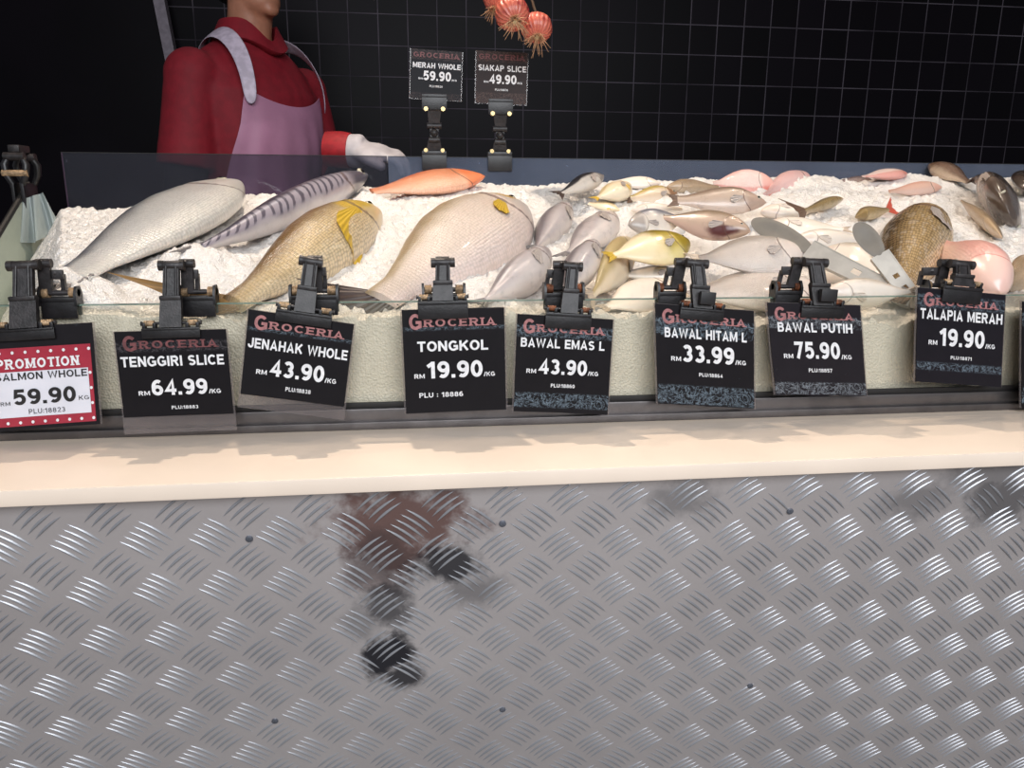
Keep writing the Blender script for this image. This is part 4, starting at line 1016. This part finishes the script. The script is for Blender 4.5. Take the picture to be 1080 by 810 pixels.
# two signs on stalks clamped to the back pane
def stalk_sign(label, tl, tr, bl, ls, cm, base, top, seed):
    yt = YB-.012
    C = Card(tl, tr, bl, yt, yt, .001); off = C.q(.5, 1)
    root = empty('price_sign', off, label, 'price sign', 'price signs on the back glass')
    b = MB(); C.plate(b, -.01, 1.01, 0, 1, -.0016, -.0006, 6); b.build('sleeve', M['acrylic'], root, 30, off=off)
    b = MB(); C.plate(b, .01, .99, .0, .985, -.0004, .0006, 6, .006, seed); card = b.build('card', cm, root, 30, off=off)
    for (nm, t, u0, u1, v0, v1, bold, mat) in ls:
        b = MB(); C.text(b, t, u0, u1, v0, v1, bold, slab=nm == 'header_lettering'); b.build(nm, M[mat], card, 0, off=off)
    px = .00189
    P1 = onY(*top, yt); Pb = onY(*base, YB); Pb.z = ZBT
    X, Y, Z = Vector((1, 0, 0)), Vector((0, 1, 0)), Vector((0, 0, 1))
    b = MB(); jaw(b, P1+Vector((0, -.003, .013)), X, Y, Z, 24*px, .026); jaw(b, P1+Vector((0, .006, .013)), X, Y, Z, 24*px, .022)
    cl = b.build('card_clamp', M['black'], root, 40, off=off)
    for sg in (-1, 1):
        b = MB(); b.tube([P1+Vector((sg*.0155, -.009, -.012)), P1+Vector((sg*.0155, .004, -.012))], [.004, .004], 10); b.build('rivet', M['rivet'], cl, off=off)
    b = MB(); m1 = P1.lerp(Pb, .42)+Vector((0, .004, 0)); m2 = P1.lerp(Pb, .68)+Vector((0, 0, 0))
    lever(b, P1+Vector((0, .002, -.008)), m1, X, Y, .026, .019, .006)
    b.tube([m1-X*.013, m1+X*.013], .006, 12); lever(b, m1, m2, X, Y, .016, .014, .005)
    b.tube([m2-X*.010, m2+X*.010], .006, 12); b.ball(m1.lerp(m2, .5), .008)
    lever(b, m2, Pb+Vector((0, 0, .012)), X, Y, .022, .028, .007)
    b.build('stalk', M['blackm'], root, 40, off=off)
    b = MB(); jaw(b, Pb+Vector((0, -.006, .010)), X, Y, Z, 24*px, .034, .004); jaw(b, Pb+Vector((0, .0065, .010)), X, Y, Z, 24*px, .030, .004)
    b.box(Pb+Vector((0, 0, .007)), (24*px, .016, .005), None, .001)
    pc = b.build('pane_clamp', M['black'], root, 40, off=off)
    for sg in (-1, 1):
        b = MB(); b.tube([Pb+Vector((sg*.0155, -.011, .012)), Pb+Vector((sg*.0155, .008, .012))], .0038, 10); b.build('rivet', M['rivet'], pc, off=off)
def blines(name, price, plu):
    return [('header_lettering', 'GROCERIA', .06, .95, .05, .16, .09, 'pinkdim'), ('name_lettering', name, .05, .97, .25, .375, .1, 'white'), ('price_lettering', price, .26, .79, .42, .61, .105, 'white'),
            ('unit_lettering', 'RM', .16, .25, .56, .60, .09, 'white'), ('unit_lettering', '/KG', .80, .9, .56, .60, .09, 'white'), ('code_lettering', plu, .38, .63, .70, .745, .08, 'white')]
stalk_sign('dark price sign on a black stalk reading MERAH WHOLE', (433, 51), (488, 55), (432, 104), blines('MERAH WHOLE', '59.90', 'PLU:18839'), c_back, (458, 167), (458, 108), 21)
stalk_sign('faded brownish price sign on a black stalk reading SIAKAP SLICE', (502, 53), (557, 56), (501, 109), blines('SIAKAP SLICE', '49.90', 'PLU:18876'), c_back2, (527, 168), (528, 113), 22)
# ------------------------------------------------------------------ tongs
def tongs():
    J = onY(966, 319, .836)
    root = empty('tongs', J, 'steel tongs with flat grey tips lying open on the white fish', 'tongs')
    nb = bed_n(.5, 1.0)
    for (tc, t0, h, wt, lt) in (((797, 234), (842, 262), .05, .030, .058), ((906, 239), (926, 268), .066, .026, .05)):
        tp = bed_pt(*tc, h); a = (J-tp).normalized(); lo, hi = 0.0, 1.0
        for _ in range(40):
            k = (lo+hi)/2
            if proj(tp.lerp(J, k))[1] < t0[1]: lo = k
            else: hi = k
        e = tp.lerp(J, lo); c = tp.lerp(e, .5); view = (CAM-e).normalized()
        n = (nb*.45+view*.7); n = (n-a*n.dot(a)).normalized(); w = a.cross(n).normalized()
        b = MB(); Ln = (J-e).length; W0, W1, th = wt*.86, .019, .0011
        def P(t, k, d): return e+a*(Ln*t)+w*(lerp(W0, W1, t)*.5*k)+n*d
        def quadbox(t0_, t1_, k0, k1, d0=-th/2, d1=th/2):
            vs = [P(t, k, d) for t in (t0_, t1_) for k in (k0, k1) for d in (d0, d1)]
            b.add(vs, [[0, 1, 3, 2], [4, 6, 7, 5], [0, 4, 5, 1], [2, 3, 7, 6], [0, 2, 6, 4], [1, 5, 7, 3]])
        cuts = [(0, .42, 0), (.42, .50, 1), (.50, .66, 0), (.66, .74, 1), (.74, 1.0, 0)]
        for (x0, x1_, hole) in cuts:
            if hole: quadbox(x0, x1_, -1, -.35); quadbox(x0, x1_, .3, 1)
            else: quadbox(x0, x1_, -1, 1)
        for k in (-1, 1):
            quadbox(0, 1, k-.05, k+.05, -.006, th)
        arm = b.build('arm', M['tong'], root, 30, off=J)
        b = MB(); ca = a; cw = w
        Mx = Matrix((ca, cw, n)).transposed()
        nu, nv = 36, 5; vs = []; fs = []
        half = (e-c).length+.006
        def rim(q):
            x = cos(q); y = sin(q)
            return (x*half*1.0, y*wt*.5*(1-.12*x)*(1.0 if x < 0 else (1-.05*x)))
        for s_ in (1, -1):
            for j in range(nv+1):
                r = j/nv
                for i in range(nu):
                    X_, Y_ = rim(2*pi*i/nu)
                    z = s_*.0028*sqrt(max(0, 1-r**4))-.004*(1-r*r)
                    vs.append(c+Mx @ Vector((X_*r, Y_*r, z)))
        N = (nv+1)*nu
        for j in range(nv):
            for i in range(nu):
                q = [j*nu+i, j*nu+(i+1) % nu, (j+1)*nu+(i+1) % nu, (j+1)*nu+i]; fs.append(q); fs.append([N+k for k in q[::-1]])
        for i in range(nu): fs.append([nv*nu+i, nv*nu+(i+1) % nu, N+nv*nu+(i+1) % nu, N+nv*nu+i])
        b.add(vs, fs); tag(b.build('tip', M['greyrub'], arm, 60, off=J), 'flat grey rubbery tip')
    b = MB(); b.tube([J+Vector((-.002, 0, -.008)), J+Vector((.004, 0, .008))], .008, 14); b.build('pivot', M['tong'], root, off=J)
tongs()

# ------------------------------------------------------------------ clip and clear plastic at the rear end of the side pane
def side_clip():
    Y0 = 1.452; Zt = ztop(Y0); O = Vector((XS, Y0, Zt))
    root = empty('sign_clip', O, 'black clip on the side pane at the far left', 'clip', 'clips')
    X, Y, Z = Vector((1, 0, 0)), Vector((0, 1, 0)), Vector((0, 0, 1))
    b = MB()
    for sg in (-1, 1):
        jaw(b, O+Vector((sg*.0075, 0, .014)), Y, X, Z, .05, .042, .005)
        b.tube([O+Vector((sg*.008, -.02, .012)), O+Vector((sg*.015, -.022, .028)), O+Vector((sg*.017, -.02, .044)), O+Vector((sg*.011, -.018, .056))], [.005, .006, .006, .005], 10)
        b.tube([O+Vector((sg*.008, .02, .012)), O+Vector((sg*.015, .022, .028)), O+Vector((sg*.017, .02, .044)), O+Vector((sg*.011, .018, .056))], [.005, .006, .006, .005], 10)
    b.build('jaw', M['black'], root, 40, off=O)
    b = MB(); b.tube([O+Vector((-.016, -.019,   .057)), O+Vector((.016, -.019,   .057))], .007, 14); b.tube([O+Vector((-.016, .019,   .057)), O+Vector((.016, .019,   .057))], .007, 14)
    b.box(O+Vector((0, 0, .07)), (.018, .04, .012), None, .002); b.build('lever', M['blackm'], root, 40, off=O)
    b = MB(); b.tube([O+Vector((-.02, -.024, .03)), O+Vector((.02, -.024, .03))], .0055, 14); b.build('spring', M['ivory'], root, off=O)
    # limp clear plastic hanging inside
    r2 = empty('plastic_sheet', O, 'limp cloudy plastic sheet hanging from the black clip at the far left', 'plastic sheet')
    b = MB(); n, m = 40, 14; vs = []; fs = []; A_, B_ = onY(18, 212, 1.43), onY(46, 203, 1.44); C_, D_ = onY(12, 252, 1.40), onY(63, 236, 1.44)
    for s_ in (0, 1):
        for j in range(m+1):
            v = j/m
            for i in range(n+1):
                u = i/n; p = A_.lerp(B_, u).lerp(C_.lerp(D_, u)+Vector((0, 0, -.018*sin(u*pi))), v)
                fold = sin(u*17+v*1.3)*.008*(.35+v)+sin(u*7.3)*.007*v
                vs.append(p+Vector((0, fold-.0012*s_, 0)))
    N = (n+1)*(m+1)
    for j in range(m):
        for i in range(n):
            a = j*(n+1)+i; q = [a, a+1, a+n+2, a+n+1]; fs.append(q); fs.append([N+k for k in q[::-1]])
    rim = [i for i in range(n)]+[j*(n+1)+n for j in range(m)]+[m*(n+1)+i for i in range(n, 0, -1)]+[j*(n+1) for j in range(m, 0, -1)]
    for k in range(len(rim)): a, c = rim[k], rim[(k+1) % len(rim)]; fs.append([a, c, N+c, N+a])
    b.add(vs, fs); b.build('sheet', M['plastic_bag'], r2, 60, off=O)
side_clip()

# ------------------------------------------------------------------ onions hung on a cord
def onion_mat():
    t = NT('red_onion_skin'); uv = t.uv(); o = t.obj(); sep = t.n('ShaderNodeSeparateXYZ'); t.link(uv, sep.inputs[0])
    ang = t.math('MULTIPLY', sep.outputs[0], 2*pi)
    w = t.math('SINE', t.math('ADD', t.math('MULTIPLY', ang, 19), t.math('MULTIPLY', t.noise(o, 60, 3), 5)))
    c = t.mix(t.step(w, -.3, .9), S(198, 98, 80), S(208, 114, 92))
    c = t.mix(t.step(t.noise(o, 45, 4), .52, .68), c, S(150, 44, 50))
    c = t.mix(t.math('SUBTRACT', 1, t.step(sep.outputs[1], .04, .17)), c, S(206, 184, 140))
    c = t.mix(t.step(sep.outputs[1], .84, .96), c, S(196, 160, 110))
    t.bsdf(Base__Color=c, Roughness=.35, Normal=t.bump(w, .35, .002), Coat__Weight=.2); return t.m
M['onion'] = onion_mat(); M['root'] = plain('onion_roots', S(196, 150, 112), .7, 0, .2, 200); M['cord'] = plain('jute_cord', S(120, 96, 72), .8)
def onion(label, px, Y, r, root_dir, sd, tint=None):
    rr = random.Random(sd); c = onY(*px, Y); d = Vector(root_dir).normalized()
    o = empty('onion', c, label, 'onion', 'onions hung above the counter')
    u = d.orthogonal().normalized(); v = d.cross(u)
    prof = [(1.0, 0.0), (.97, .16), (.90, .40), (.74, .66), (.48, .88), (.15, 1.0), (-.2, .97), (-.52, .80), (-.78, .55), (-.98, .32), (-1.15, .18), (-1.35, .11), (-1.5, .06), (-1.52, 0)]
    b = MB(); n = 32; vs = []; uv = []; fs = []
    for j, (h, q) in enumerate(prof):
        for k in range(n):
            a = 2*pi*k/n; f = 1+.02*sin(a*5+sd)
            vs.append(c+d*(h*r*.92)+(u*cos(a)+v*sin(a))*(q*r*f)); uv.append((k/n if k < n/2 else 1-k/n, j/(len(prof)-1)))
    for j in range(len(prof)-1):
        for k in range(n): fs.append([j*n+k, j*n+(k+1) % n, (j+1)*n+(k+1) % n, (j+1)*n+k])
    b.add(vs, fs, uv); b.build('bulb', M['onion'], o, 60, off=c)
    b = MB()
    for k in range(46):
        a = rr.random()*2*pi; sp = .10+.22*rr.random(); p = c+d*(r*.88)+(u*cos(a)+v*sin(a))*r*sp
        q = (u*cos(a)+v*sin(a)); ln = r*(.25+.5*rr.random())
        b.tube([p, p+d*ln*.4+q*ln*.35, p+d*ln*.35+q*ln*1.0+Vector((rr.uniform(-.3, .3)*ln, 0, -.5*ln))], [.0009, .0006, .0003], 5)
    b.build('roots', M['root'], o, 60, off=c)
    return c-d*r*1.35
ends = [onion('red onion at the front of the hanging bunch, root end facing the viewer', (540, 14), 1.36, .0285, (.10, -.75, -.62), 3),
        onion('red onion hanging lowest and furthest right in the bunch, with frayed roots', (566, 29), 1.40, .027, (-.05, -.6, -.75), 8),
        onion('red onion at the left of the hanging bunch, mostly above the picture', (524, -2), 1.41, .024, (-.2, -.4, -.9), 5)]
K = onY(545, -60, 1.40)
b = MB(); 
for e in ends: b.tube([e+Vector((0, .002, 0)), e.lerp(K, .5)+Vector((0, .01, 0)), K], [.0022]*3, 8)
b.tube([K, Vector((K.x, K.y, 2.8))], .003, 8); b.ball(K, .007)
tag(b.build('cord', M['cord'], None, 50), 'thin brown cord from which the red onions hang', 'cord')

# ------------------------------------------------------------------ the fishmonger behind the counter
def fishmonger():
    Ym = 2.2; ax = onY(264, 45, Ym).x
    f = Vector((.80, -.60, 0)).normalized(); l = Vector((-f.y, f.x, 0)); zc = onY(272, 20, Ym).z
    G = zc-1.49                     # floor boards the figure stands on
    O = Vector((ax, Ym, 0))
    root = empty('person', (ax, Ym, G), 'person in red polo shirt, pink apron and white glove standing behind the counter', 'person')
    off = Vector((ax, Ym, G))
    def P(a, b_, z): return O+l*a+f*b_+Vector((0, 0, z+G))
    def loft(b, rings, n=28):
        vs = []; fs = []
        for (z, w, d, cf, cl) in rings:
            for k in range(n):
                q = 2*pi*k/n; vs.append(P(cl+w*cos(q), cf+d*sin(q)*(1.0 if sin(q) > 0 else .95), z))
        for j in range(len(rings)-1):
            for k in range(n): fs.append([j*n+k, j*n+(k+1) % n, (j+1)*n+(k+1) % n, (j+1)*n+k])
        fs.append(list(range(n))[::-1]); fs.append([(len(rings)-1)*n+k for k in range(n)]); b.add(vs, fs)
    def fuse(o, vox, sm=4):
        r = o.modifiers.new('fuse', 'REMESH'); r.mode = 'VOXEL'; r.voxel_size = vox; r.use_smooth_shade = True
        if sm: s = o.modifiers.new('soften', 'SMOOTH'); s.factor = .5; s.iterations = sm
        return o
    skin = plain('skin', S(176, 118, 92), .5, 0, .08, 30); red = plain('red_polo_cloth', S(134, 14, 32), .75, 0, .08, 40, .15)
    blackc = plain('black_cloth', S(20, 18, 22), .8); apm = plain('pink_apron_plastic', S(186, 130, 158), .45, 0, .08, 12, .1)
    strapm = plain('pale_apron_strap', S(206, 192, 208), .5); hairm = plain('black_hair', S(18, 15, 15), .5, 0, .3, 90, .3); glovem = plain('white_glove', S(206, 200, 204), .6, 0, .08, 30, .1)
    cuffm = plain('red_cuff', S(172, 26, 36), .6); shoe = plain('black_boot', S(22, 22, 24), .4)
    RS, RE, RW = P(-.18, -.01, 1.33), P(-.215, -.03, 1.05), P(-.20, .10, .85)
    LS = P(.18, .0, 1.33)
    hand_w = onY(371, 159, 1.96); LE = P(.20, .06, 1.02)
    tips_c = onY(433, 164, 1.93)
    hd = (tips_c-hand_w).normalized()
    # body: one surface
    b = MB()
    tor = [(.86, .15, .105, -.01, 0), (.95, .165, .115, -.01, 0), (1.08, .15, .105, 0, 0), (1.2, .165, .112, .005, 0), (1.3, .18, .11, .0, 0), (1.36, .165, .085, -.01, 0), (1.405, .115, .068, -.012, 0), (1.428, .08, .062, -.012, 0), (1.44, .062, .058, -.01, 0)]
    loft(b, tor)
    b.tube([P(0, -.012, 1.38), P(0, .0, 1.46), P(0, .012, 1.53)], [.062, .055, .056], 20)
    hc = 1.60
    b.ball(P(0, .02, hc), (.074, .074, .115), None, 28, 18)
    b.ball(P(0, -.012, hc+.035), (.078, .088, .088), Matrix((l, f, Vector((0, 0, 1)))).transposed().to_4x4(), 28, 18)
    b.ball(P(0, .045, hc-.075), (.050, .050, .042), None, 20, 12)          # jaw
    b.ball(P(0, .082, hc-.098), (.022, .016, .016), Matrix((l, f, Vector((0, 0, 1)))).transposed().to_4x4())   # chin
    b.tube([P(0, .086, hc+.03), P(0, .102, hc-.004), P(0, .112, hc-.026), P(0, .092, hc-.034)], [.009, .012, .016, .010], 12)   # nose
    for sg in (-1, 1):
        b.ball(P(sg*.016, .094, hc-.028), .010); b.ball(P(sg*.032, .078, hc+.032), (.022, .012, .009), Matrix((l, f, Vector((0, 0, 1)))).transposed().to_4x4())
        b.ball(P(sg*.079, -.008, hc-.004), (.010, .020, .032), Matrix((l, f, Vector((0, 0, 1)))).transposed().to_4x4())
    b.ball(P(0, .091, hc-.056), (.026, .010, .0065), Matrix((l, f, Vector((0, 0, 1)))).transposed().to_4x4()); b.ball(P(0, .088, hc-.067), (.023, .010, .007), Matrix((l, f, Vector((0, 0, 1)))).transposed().to_4x4())
    def limb(a, c, d, r0, r1, r2): b.tube([a, a.lerp(c, .5), c, c.lerp(d, .35), d], [r0, r0*.95, r1, r1*1.02, r2], 18)
    limb(RS, RE, RW, .052, .040, .029); limb(LS, LE, hand_w, .052, .040, .029)
    b.ball(RS, .055); b.ball(LS, .055)
    for sg in (-1, 1):
        b.tube([P(sg*.085, 0, .92), P(sg*.09, .012, .70), P(sg*.095, .015, .50), P(sg*.095, .0, .36), P(sg*.098, -.012, .22), P(sg*.1, -.02, .08)], [.088, .078, .057, .055, .046, .036], 18)
        b.ball(P(sg*.1, .045, .04), (.045, .045, .035)); b.tube([P(sg*.1, -.03, .04), P(sg*.105, .16, .03)], [.036, .03], 12)
    # hands: palm, four fingers, thumb
    def hand(bb, w, d, up, side, fat=1.0, curl=.6, k=1.0):
        d = d.normalized(); s_ = side; n_ = up
        Mx = Matrix((d, s_, n_)).transposed()
        bb.ball(w+d*.045*k, (.055*k, .042*k*fat, .017*k*fat), Mx, 18, 10); bb.tube([w-d*.01, w+d*.03*k], [.027*fat, .030*fat], 14, True)
        for i, (o_, ln) in enumerate(((-.030, .062), (-.010, .074), (.011, .069), (.030, .054))):
            p = w+d*.085*k+s_*o_*k; pts = [p-d*.02*k]; dd = d.copy(); rad = [.0098*fat]
            for j in range(3):
                dd = (Matrix.Rotation(-curl*(.45+.35*j), 3, s_) @ dd) if (Matrix.Rotation(-curl*.3, 3, s_) @ d).dot(n_) < 0 else (Matrix.Rotation(curl*(.45+.35*j), 3, s_) @ dd)
                p = p+dd*ln*k*(.42, .32, .26)[j]; pts.append(p); rad.append(.0098*fat*(1-.1*(j+1)))
            bb.tube(pts, rad, 10); bb.ball(pts[-1], rad[-1])
        t0 = w+d*.03*k-s_*.032*k
        pts = [t0, t0+d*.028*k-s_*.020*k-n_*.008, t0+d*.056*k-s_*.026*k-n_*.018]; bb.tube(pts, [.0135*fat, .0115*fat, .0095*fat], 10); bb.ball(pts[-1], .0095*fat)
    up = Vector((0, -.25, 1)); up = (up-hd*up.dot(hd)).normalized(); sdv = up.cross(hd).normalized()
    hand(b, hand_w, hd, up, sdv, .92, .55)
    dR = (RW-RE).normalized(); uR = l*-1; uR = (uR-dR*uR.dot(dR)).normalized(); hand(b, RW, dR, uR, uR.cross(dR).normalized(), .92, .5)
    fuse(b.build('body', skin, root, 60, off=off), .0055, 3)
    # face details, hair
    for sg in (-1, 1):
        b = MB(); b.ball(P(sg*.032, .080, hc+.014), .0115); e = b.build('eye', M['white'], root, 60, off=off)
        b = MB(); b.ball(P(sg*.032, .0885, hc+.014), .0055); b.build('iris', M['eye_black'], e, 60, off=off)
    b = MB(); Mh = Matrix((l, f, Vector((0, 0, 1)))).transposed().to_4x4()
    b.ball(P(0, -.022, hc+.05), (.085, .092, .088), Mh, 28, 18); b.ball(P(0, -.055, hc+.0), (.074, .055, .075), Mh, 24, 14)
    fuse(b.build('hair', hairm, root, 60, off=off), .008, 2)
    # clothes
    b = MB(); g = .016
    loft(b, [(.90, .178, .13, -.01, 0)]+[(z, w+g, d+g, cf, cl) for (z, w, d, cf, cl) in tor[1:7]]+[(1.412, .118, .076, -.012, 0), (1.437, .08, .070, -.01, 0)])
    for (s_, e_) in ((RS, RE), (LS, LE)):
        b.ball(s_, .066); b.tube([s_+Vector((0, 0, .01)), s_.lerp(e_, .4), s_.lerp(e_, .76)], [.062, .066, .071], 20)
    shirt = fuse(b.build('polo_shirt', red, root, 60, off=off), .007, 4)
    b = MB(); n = 40; vs = []; fs = []
    for j, (z, w, d) in enumerate(((1.425, .072, .068), (1.475, .066, .064), (1.48, .072, .070), (1.43, .098, .092), (1.426, .092, .088))):
        for k in range(n):
            q = 2*pi*k/n; op = max(0, sin(q))**6
            vs.append(P(w*cos(q), -.004+d*sin(q)*(1+.15*op), z-.05*op*(1 if j in (1, 2) else .6)))
    for j in range(5):
        for k in range(n): fs.append([j*n+k, j*n+(k+1) % n, ((j+1) % 5)*n+(k+1) % n, ((j+1) % 5)*n+k])
    b.add(vs, fs); b.build('collar', red, shirt, 60, off=off)
    for (e_, w_, s_) in ((RE, RW, RS), (LE, hand_w, LS)):
        b = MB(); b.tube([s_.lerp(e_, .6), e_, e_.lerp(w_, .3), e_.lerp(w_, .93)], [.054, .048, .047, .036], 18); fuse(b.build('undersleeve', blackc, root, 60, off=off), .008, 3)
    b = MB()
    for sg in (-1, 1): b.tube([P(sg*.08, 0, .94), P(sg*.09, .012, .70), P(sg*.095, .015, .50), P(sg*.098, -.012, .22), P(sg*.1, -.02, .09)], [.105, .092, .074, .066, .06], 18)
    fuse(b.build('trousers', blackc, root, 60, off=off), .012, 3)
    for sg in (-1, 1):
        b = MB(); b.tube([P(sg*.1, -.02, .14), P(sg*.1, -.02, .05)], [.055, .05], 16); b.ball(P(sg*.1, -.02, .04), (.05, .05, .04)); b.tube([P(sg*.1, -.02, .04), P(sg*.104, .10, .038), P(sg*.108, .19, .032)], [.045, .046, .034], 16); b.ball(P(sg*.108, .19, .032), .034)
        fuse(b.build('boot', shoe, root, 60, off=off), .008, 2)
    # apron: curved bib and skirt, straps over the shoulders
    def rad(z):
        zs = [r[0] for r in tor]; return np.interp(z, zs, [r[1] for r in tor])+.030, np.interp(z, zs, [r[2] for r in tor])+.030, np.interp(z, zs, [r[3] for r in tor])
    b = MB(); n, m = 36, 30; vs = []; fs = []
    for s_ in (0, 1):
        for j in range(m+1):
            z = lerp(1.305, .45, j/m); hw = radians(np.interp(z, [.4, 1.0, 1.12, 1.22, 1.31], [84, 74, 60, 46, 37])); w, d, cf = rad(max(z, .9))
            for i in range(n+1):
                q = pi/2+lerp(-hw, hw, i/n); k = 1-.012*s_
                dip = .035*(1-(2*i/n-1)**2)*max(0, 1-j/6)
                rip = .004*sin(i*.9+j*.15)*min(1, j/12)
                vs.append(P((w+rip)*cos(q)*k, cf+(d+rip+.01*max(0, .95-z))*sin(q)*k, z-dip))
    N = (n+1)*(m+1)
    for j in range(m):
        for i in range(n):
            a = j*(n+1)+i; q = [a, a+1, a+n+2, a+n+1]; fs.append(q); fs.append([N+k for k in q[::-1]])
    rim = [i for i in range(n)]+[j*(n+1)+n for j in range(m)]+[m*(n+1)+i for i in range(n, 0, -1)]+[j*(n+1) for j in range(m, 0, -1)]
    for k in range(len(rim)): a, c = rim[k], rim[(k+1) % len(rim)]; fs.append([a, c, N+c, N+a])
    b.add(vs, fs); ap = b.build('apron', apm, root, 60, off=off)
    for sg in (-1, 1):
        b = MB(); pts = [P(sg*.125, .125, 1.26), P(sg*.128, .125, 1.32), P(sg*.122, .098, 1.385), P(sg*.112, .04, 1.437), P(sg*.10, -.03, 1.445), P(sg*.085, -.092, 1.405), P(sg*.05, -.128, 1.32), P(sg*.0, -.142, 1.22)]
        for k in range(len(pts)-1):
            pass
        vs = []; fs = []
        for k, p in enumerate(pts):
            t = (pts[min(k+1, len(pts)-1)]-pts[max(k-1, 0)]).normalized(); out = Vector((p.x-ax, p.y-Ym, .12 if 1 < k < 6 else 0)); out = (out-t*out.dot(t)).normalized(); sd = t.cross(out).normalized()
            wd = (.016, .018, .022, .026, .027, .024, .018, .014)[k]
            for (a_, c_) in ((-1, 0), (1, 0), (1, 1), (-1, 1)): vs.append(p+sd*a_*wd+out*(.004*c_))
        for k in range(len(pts)-1):
            for q in range(4): fs.append([k*4+q, k*4+(q+1) % 4, (k+1)*4+(q+1) % 4, (k+1)*4+q])
        fs += [[3, 2, 1, 0], [(len(pts)-1)*4+k for k in range(4)]]
        b.add(vs, fs); o = b.build('strap', strapm, ap, 60, off=off)
        sb = o.modifiers.new('round', 'SUBSURF'); sb.levels = 2; sb.render_levels = 2
    # glove over the reaching hand, red knitted cuff
    b = MB(); hand(b, hand_w, hd, up, sdv, 1.28, .55); b.tube([hand_w-hd*.012, hand_w+hd*.02], [.037, .041], 18)
    gl = fuse(b.build('glove', glovem, root, 60, off=off), .0045, 3)
    b = MB(); b.tube([hand_w-hd*.062, hand_w-hd*.03, hand_w-hd*.004], [.040, .043, .041], 20); tag(b.build('cuff', cuffm, gl, 50, off=off), 'red cuff')
fishmonger()
# ------------------------------------------------------------------ light
def area(name, loc, target, size, power, col, sy=None):
    l = bpy.data.lights.new(name, 'AREA'); l.energy = power; l.color = col; l.size = size
    if sy: l.shape = 'RECTANGLE'; l.size_y = sy
    o = bpy.data.objects.new(name, l); COL.objects.link(o); o.location = loc
    o.rotation_euler = (Vector(target)-Vector(loc)).to_track_quat('-Z', 'Y').to_euler(); return o
def spot(name, loc, target, power, col, ang=70, blend=.6, r=.03):
    l = bpy.data.lights.new(name, 'SPOT'); l.energy = power; l.color = col; l.spot_size = radians(ang); l.spot_blend = blend; l.shadow_soft_size = r
    o = bpy.data.objects.new(name, l); COL.objects.link(o); o.location = loc
    o.rotation_euler = (Vector(target)-Vector(loc)).to_track_quat('-Z', 'Y').to_euler(); return o
WARM = (1, .84, .68)
for i, x in enumerate((-.75, -.05, .65, 1.35)):
    spot('counter_spot', (x, 1.15, 2.45), (x*.9+.05, 1.05, .9), 10, WARM, 80, .7, .03)
spot('main_counter_spot', (-.12, 1.42, 2.22), (.15, 1.0, .85), 52, WARM, 112, .5, .008)
spot('right_counter_spot', (.95, 1.42, 2.25), (1.0, 1.0, .85), 15, WARM, 90, .6, .012)
area('aisle_light', (.3, -1.7, 2.1), (.25, .6, .55), 2.6, 95, (.93, .96, 1), 1.4)
area('work_light', (-.2, 2.3, 2.75), (-.3, 2.2, 0), .5, 2.2, (1, .95, .95))
w = bpy.data.worlds.new('world'); SC.world = w; w.use_nodes = True
w.node_tree.nodes['Background'].inputs[0].default_value = (.86, .9, 1, 1); w.node_tree.nodes['Background'].inputs[1].default_value = .22
vs = SC.view_settings; vs.view_transform = 'Standard'; vs.look = 'None'; vs.exposure = 0; vs.gamma = 1; vs.use_curve_mapping = False
SC.cycles.max_bounces = 10; SC.cycles.transparent_max_bounces = 24; SC.cycles.use_denoising = True
SC.cycles.caustics_reflective = False; SC.cycles.caustics_refractive = False; SC.cycles.sample_clamp_indirect = 4
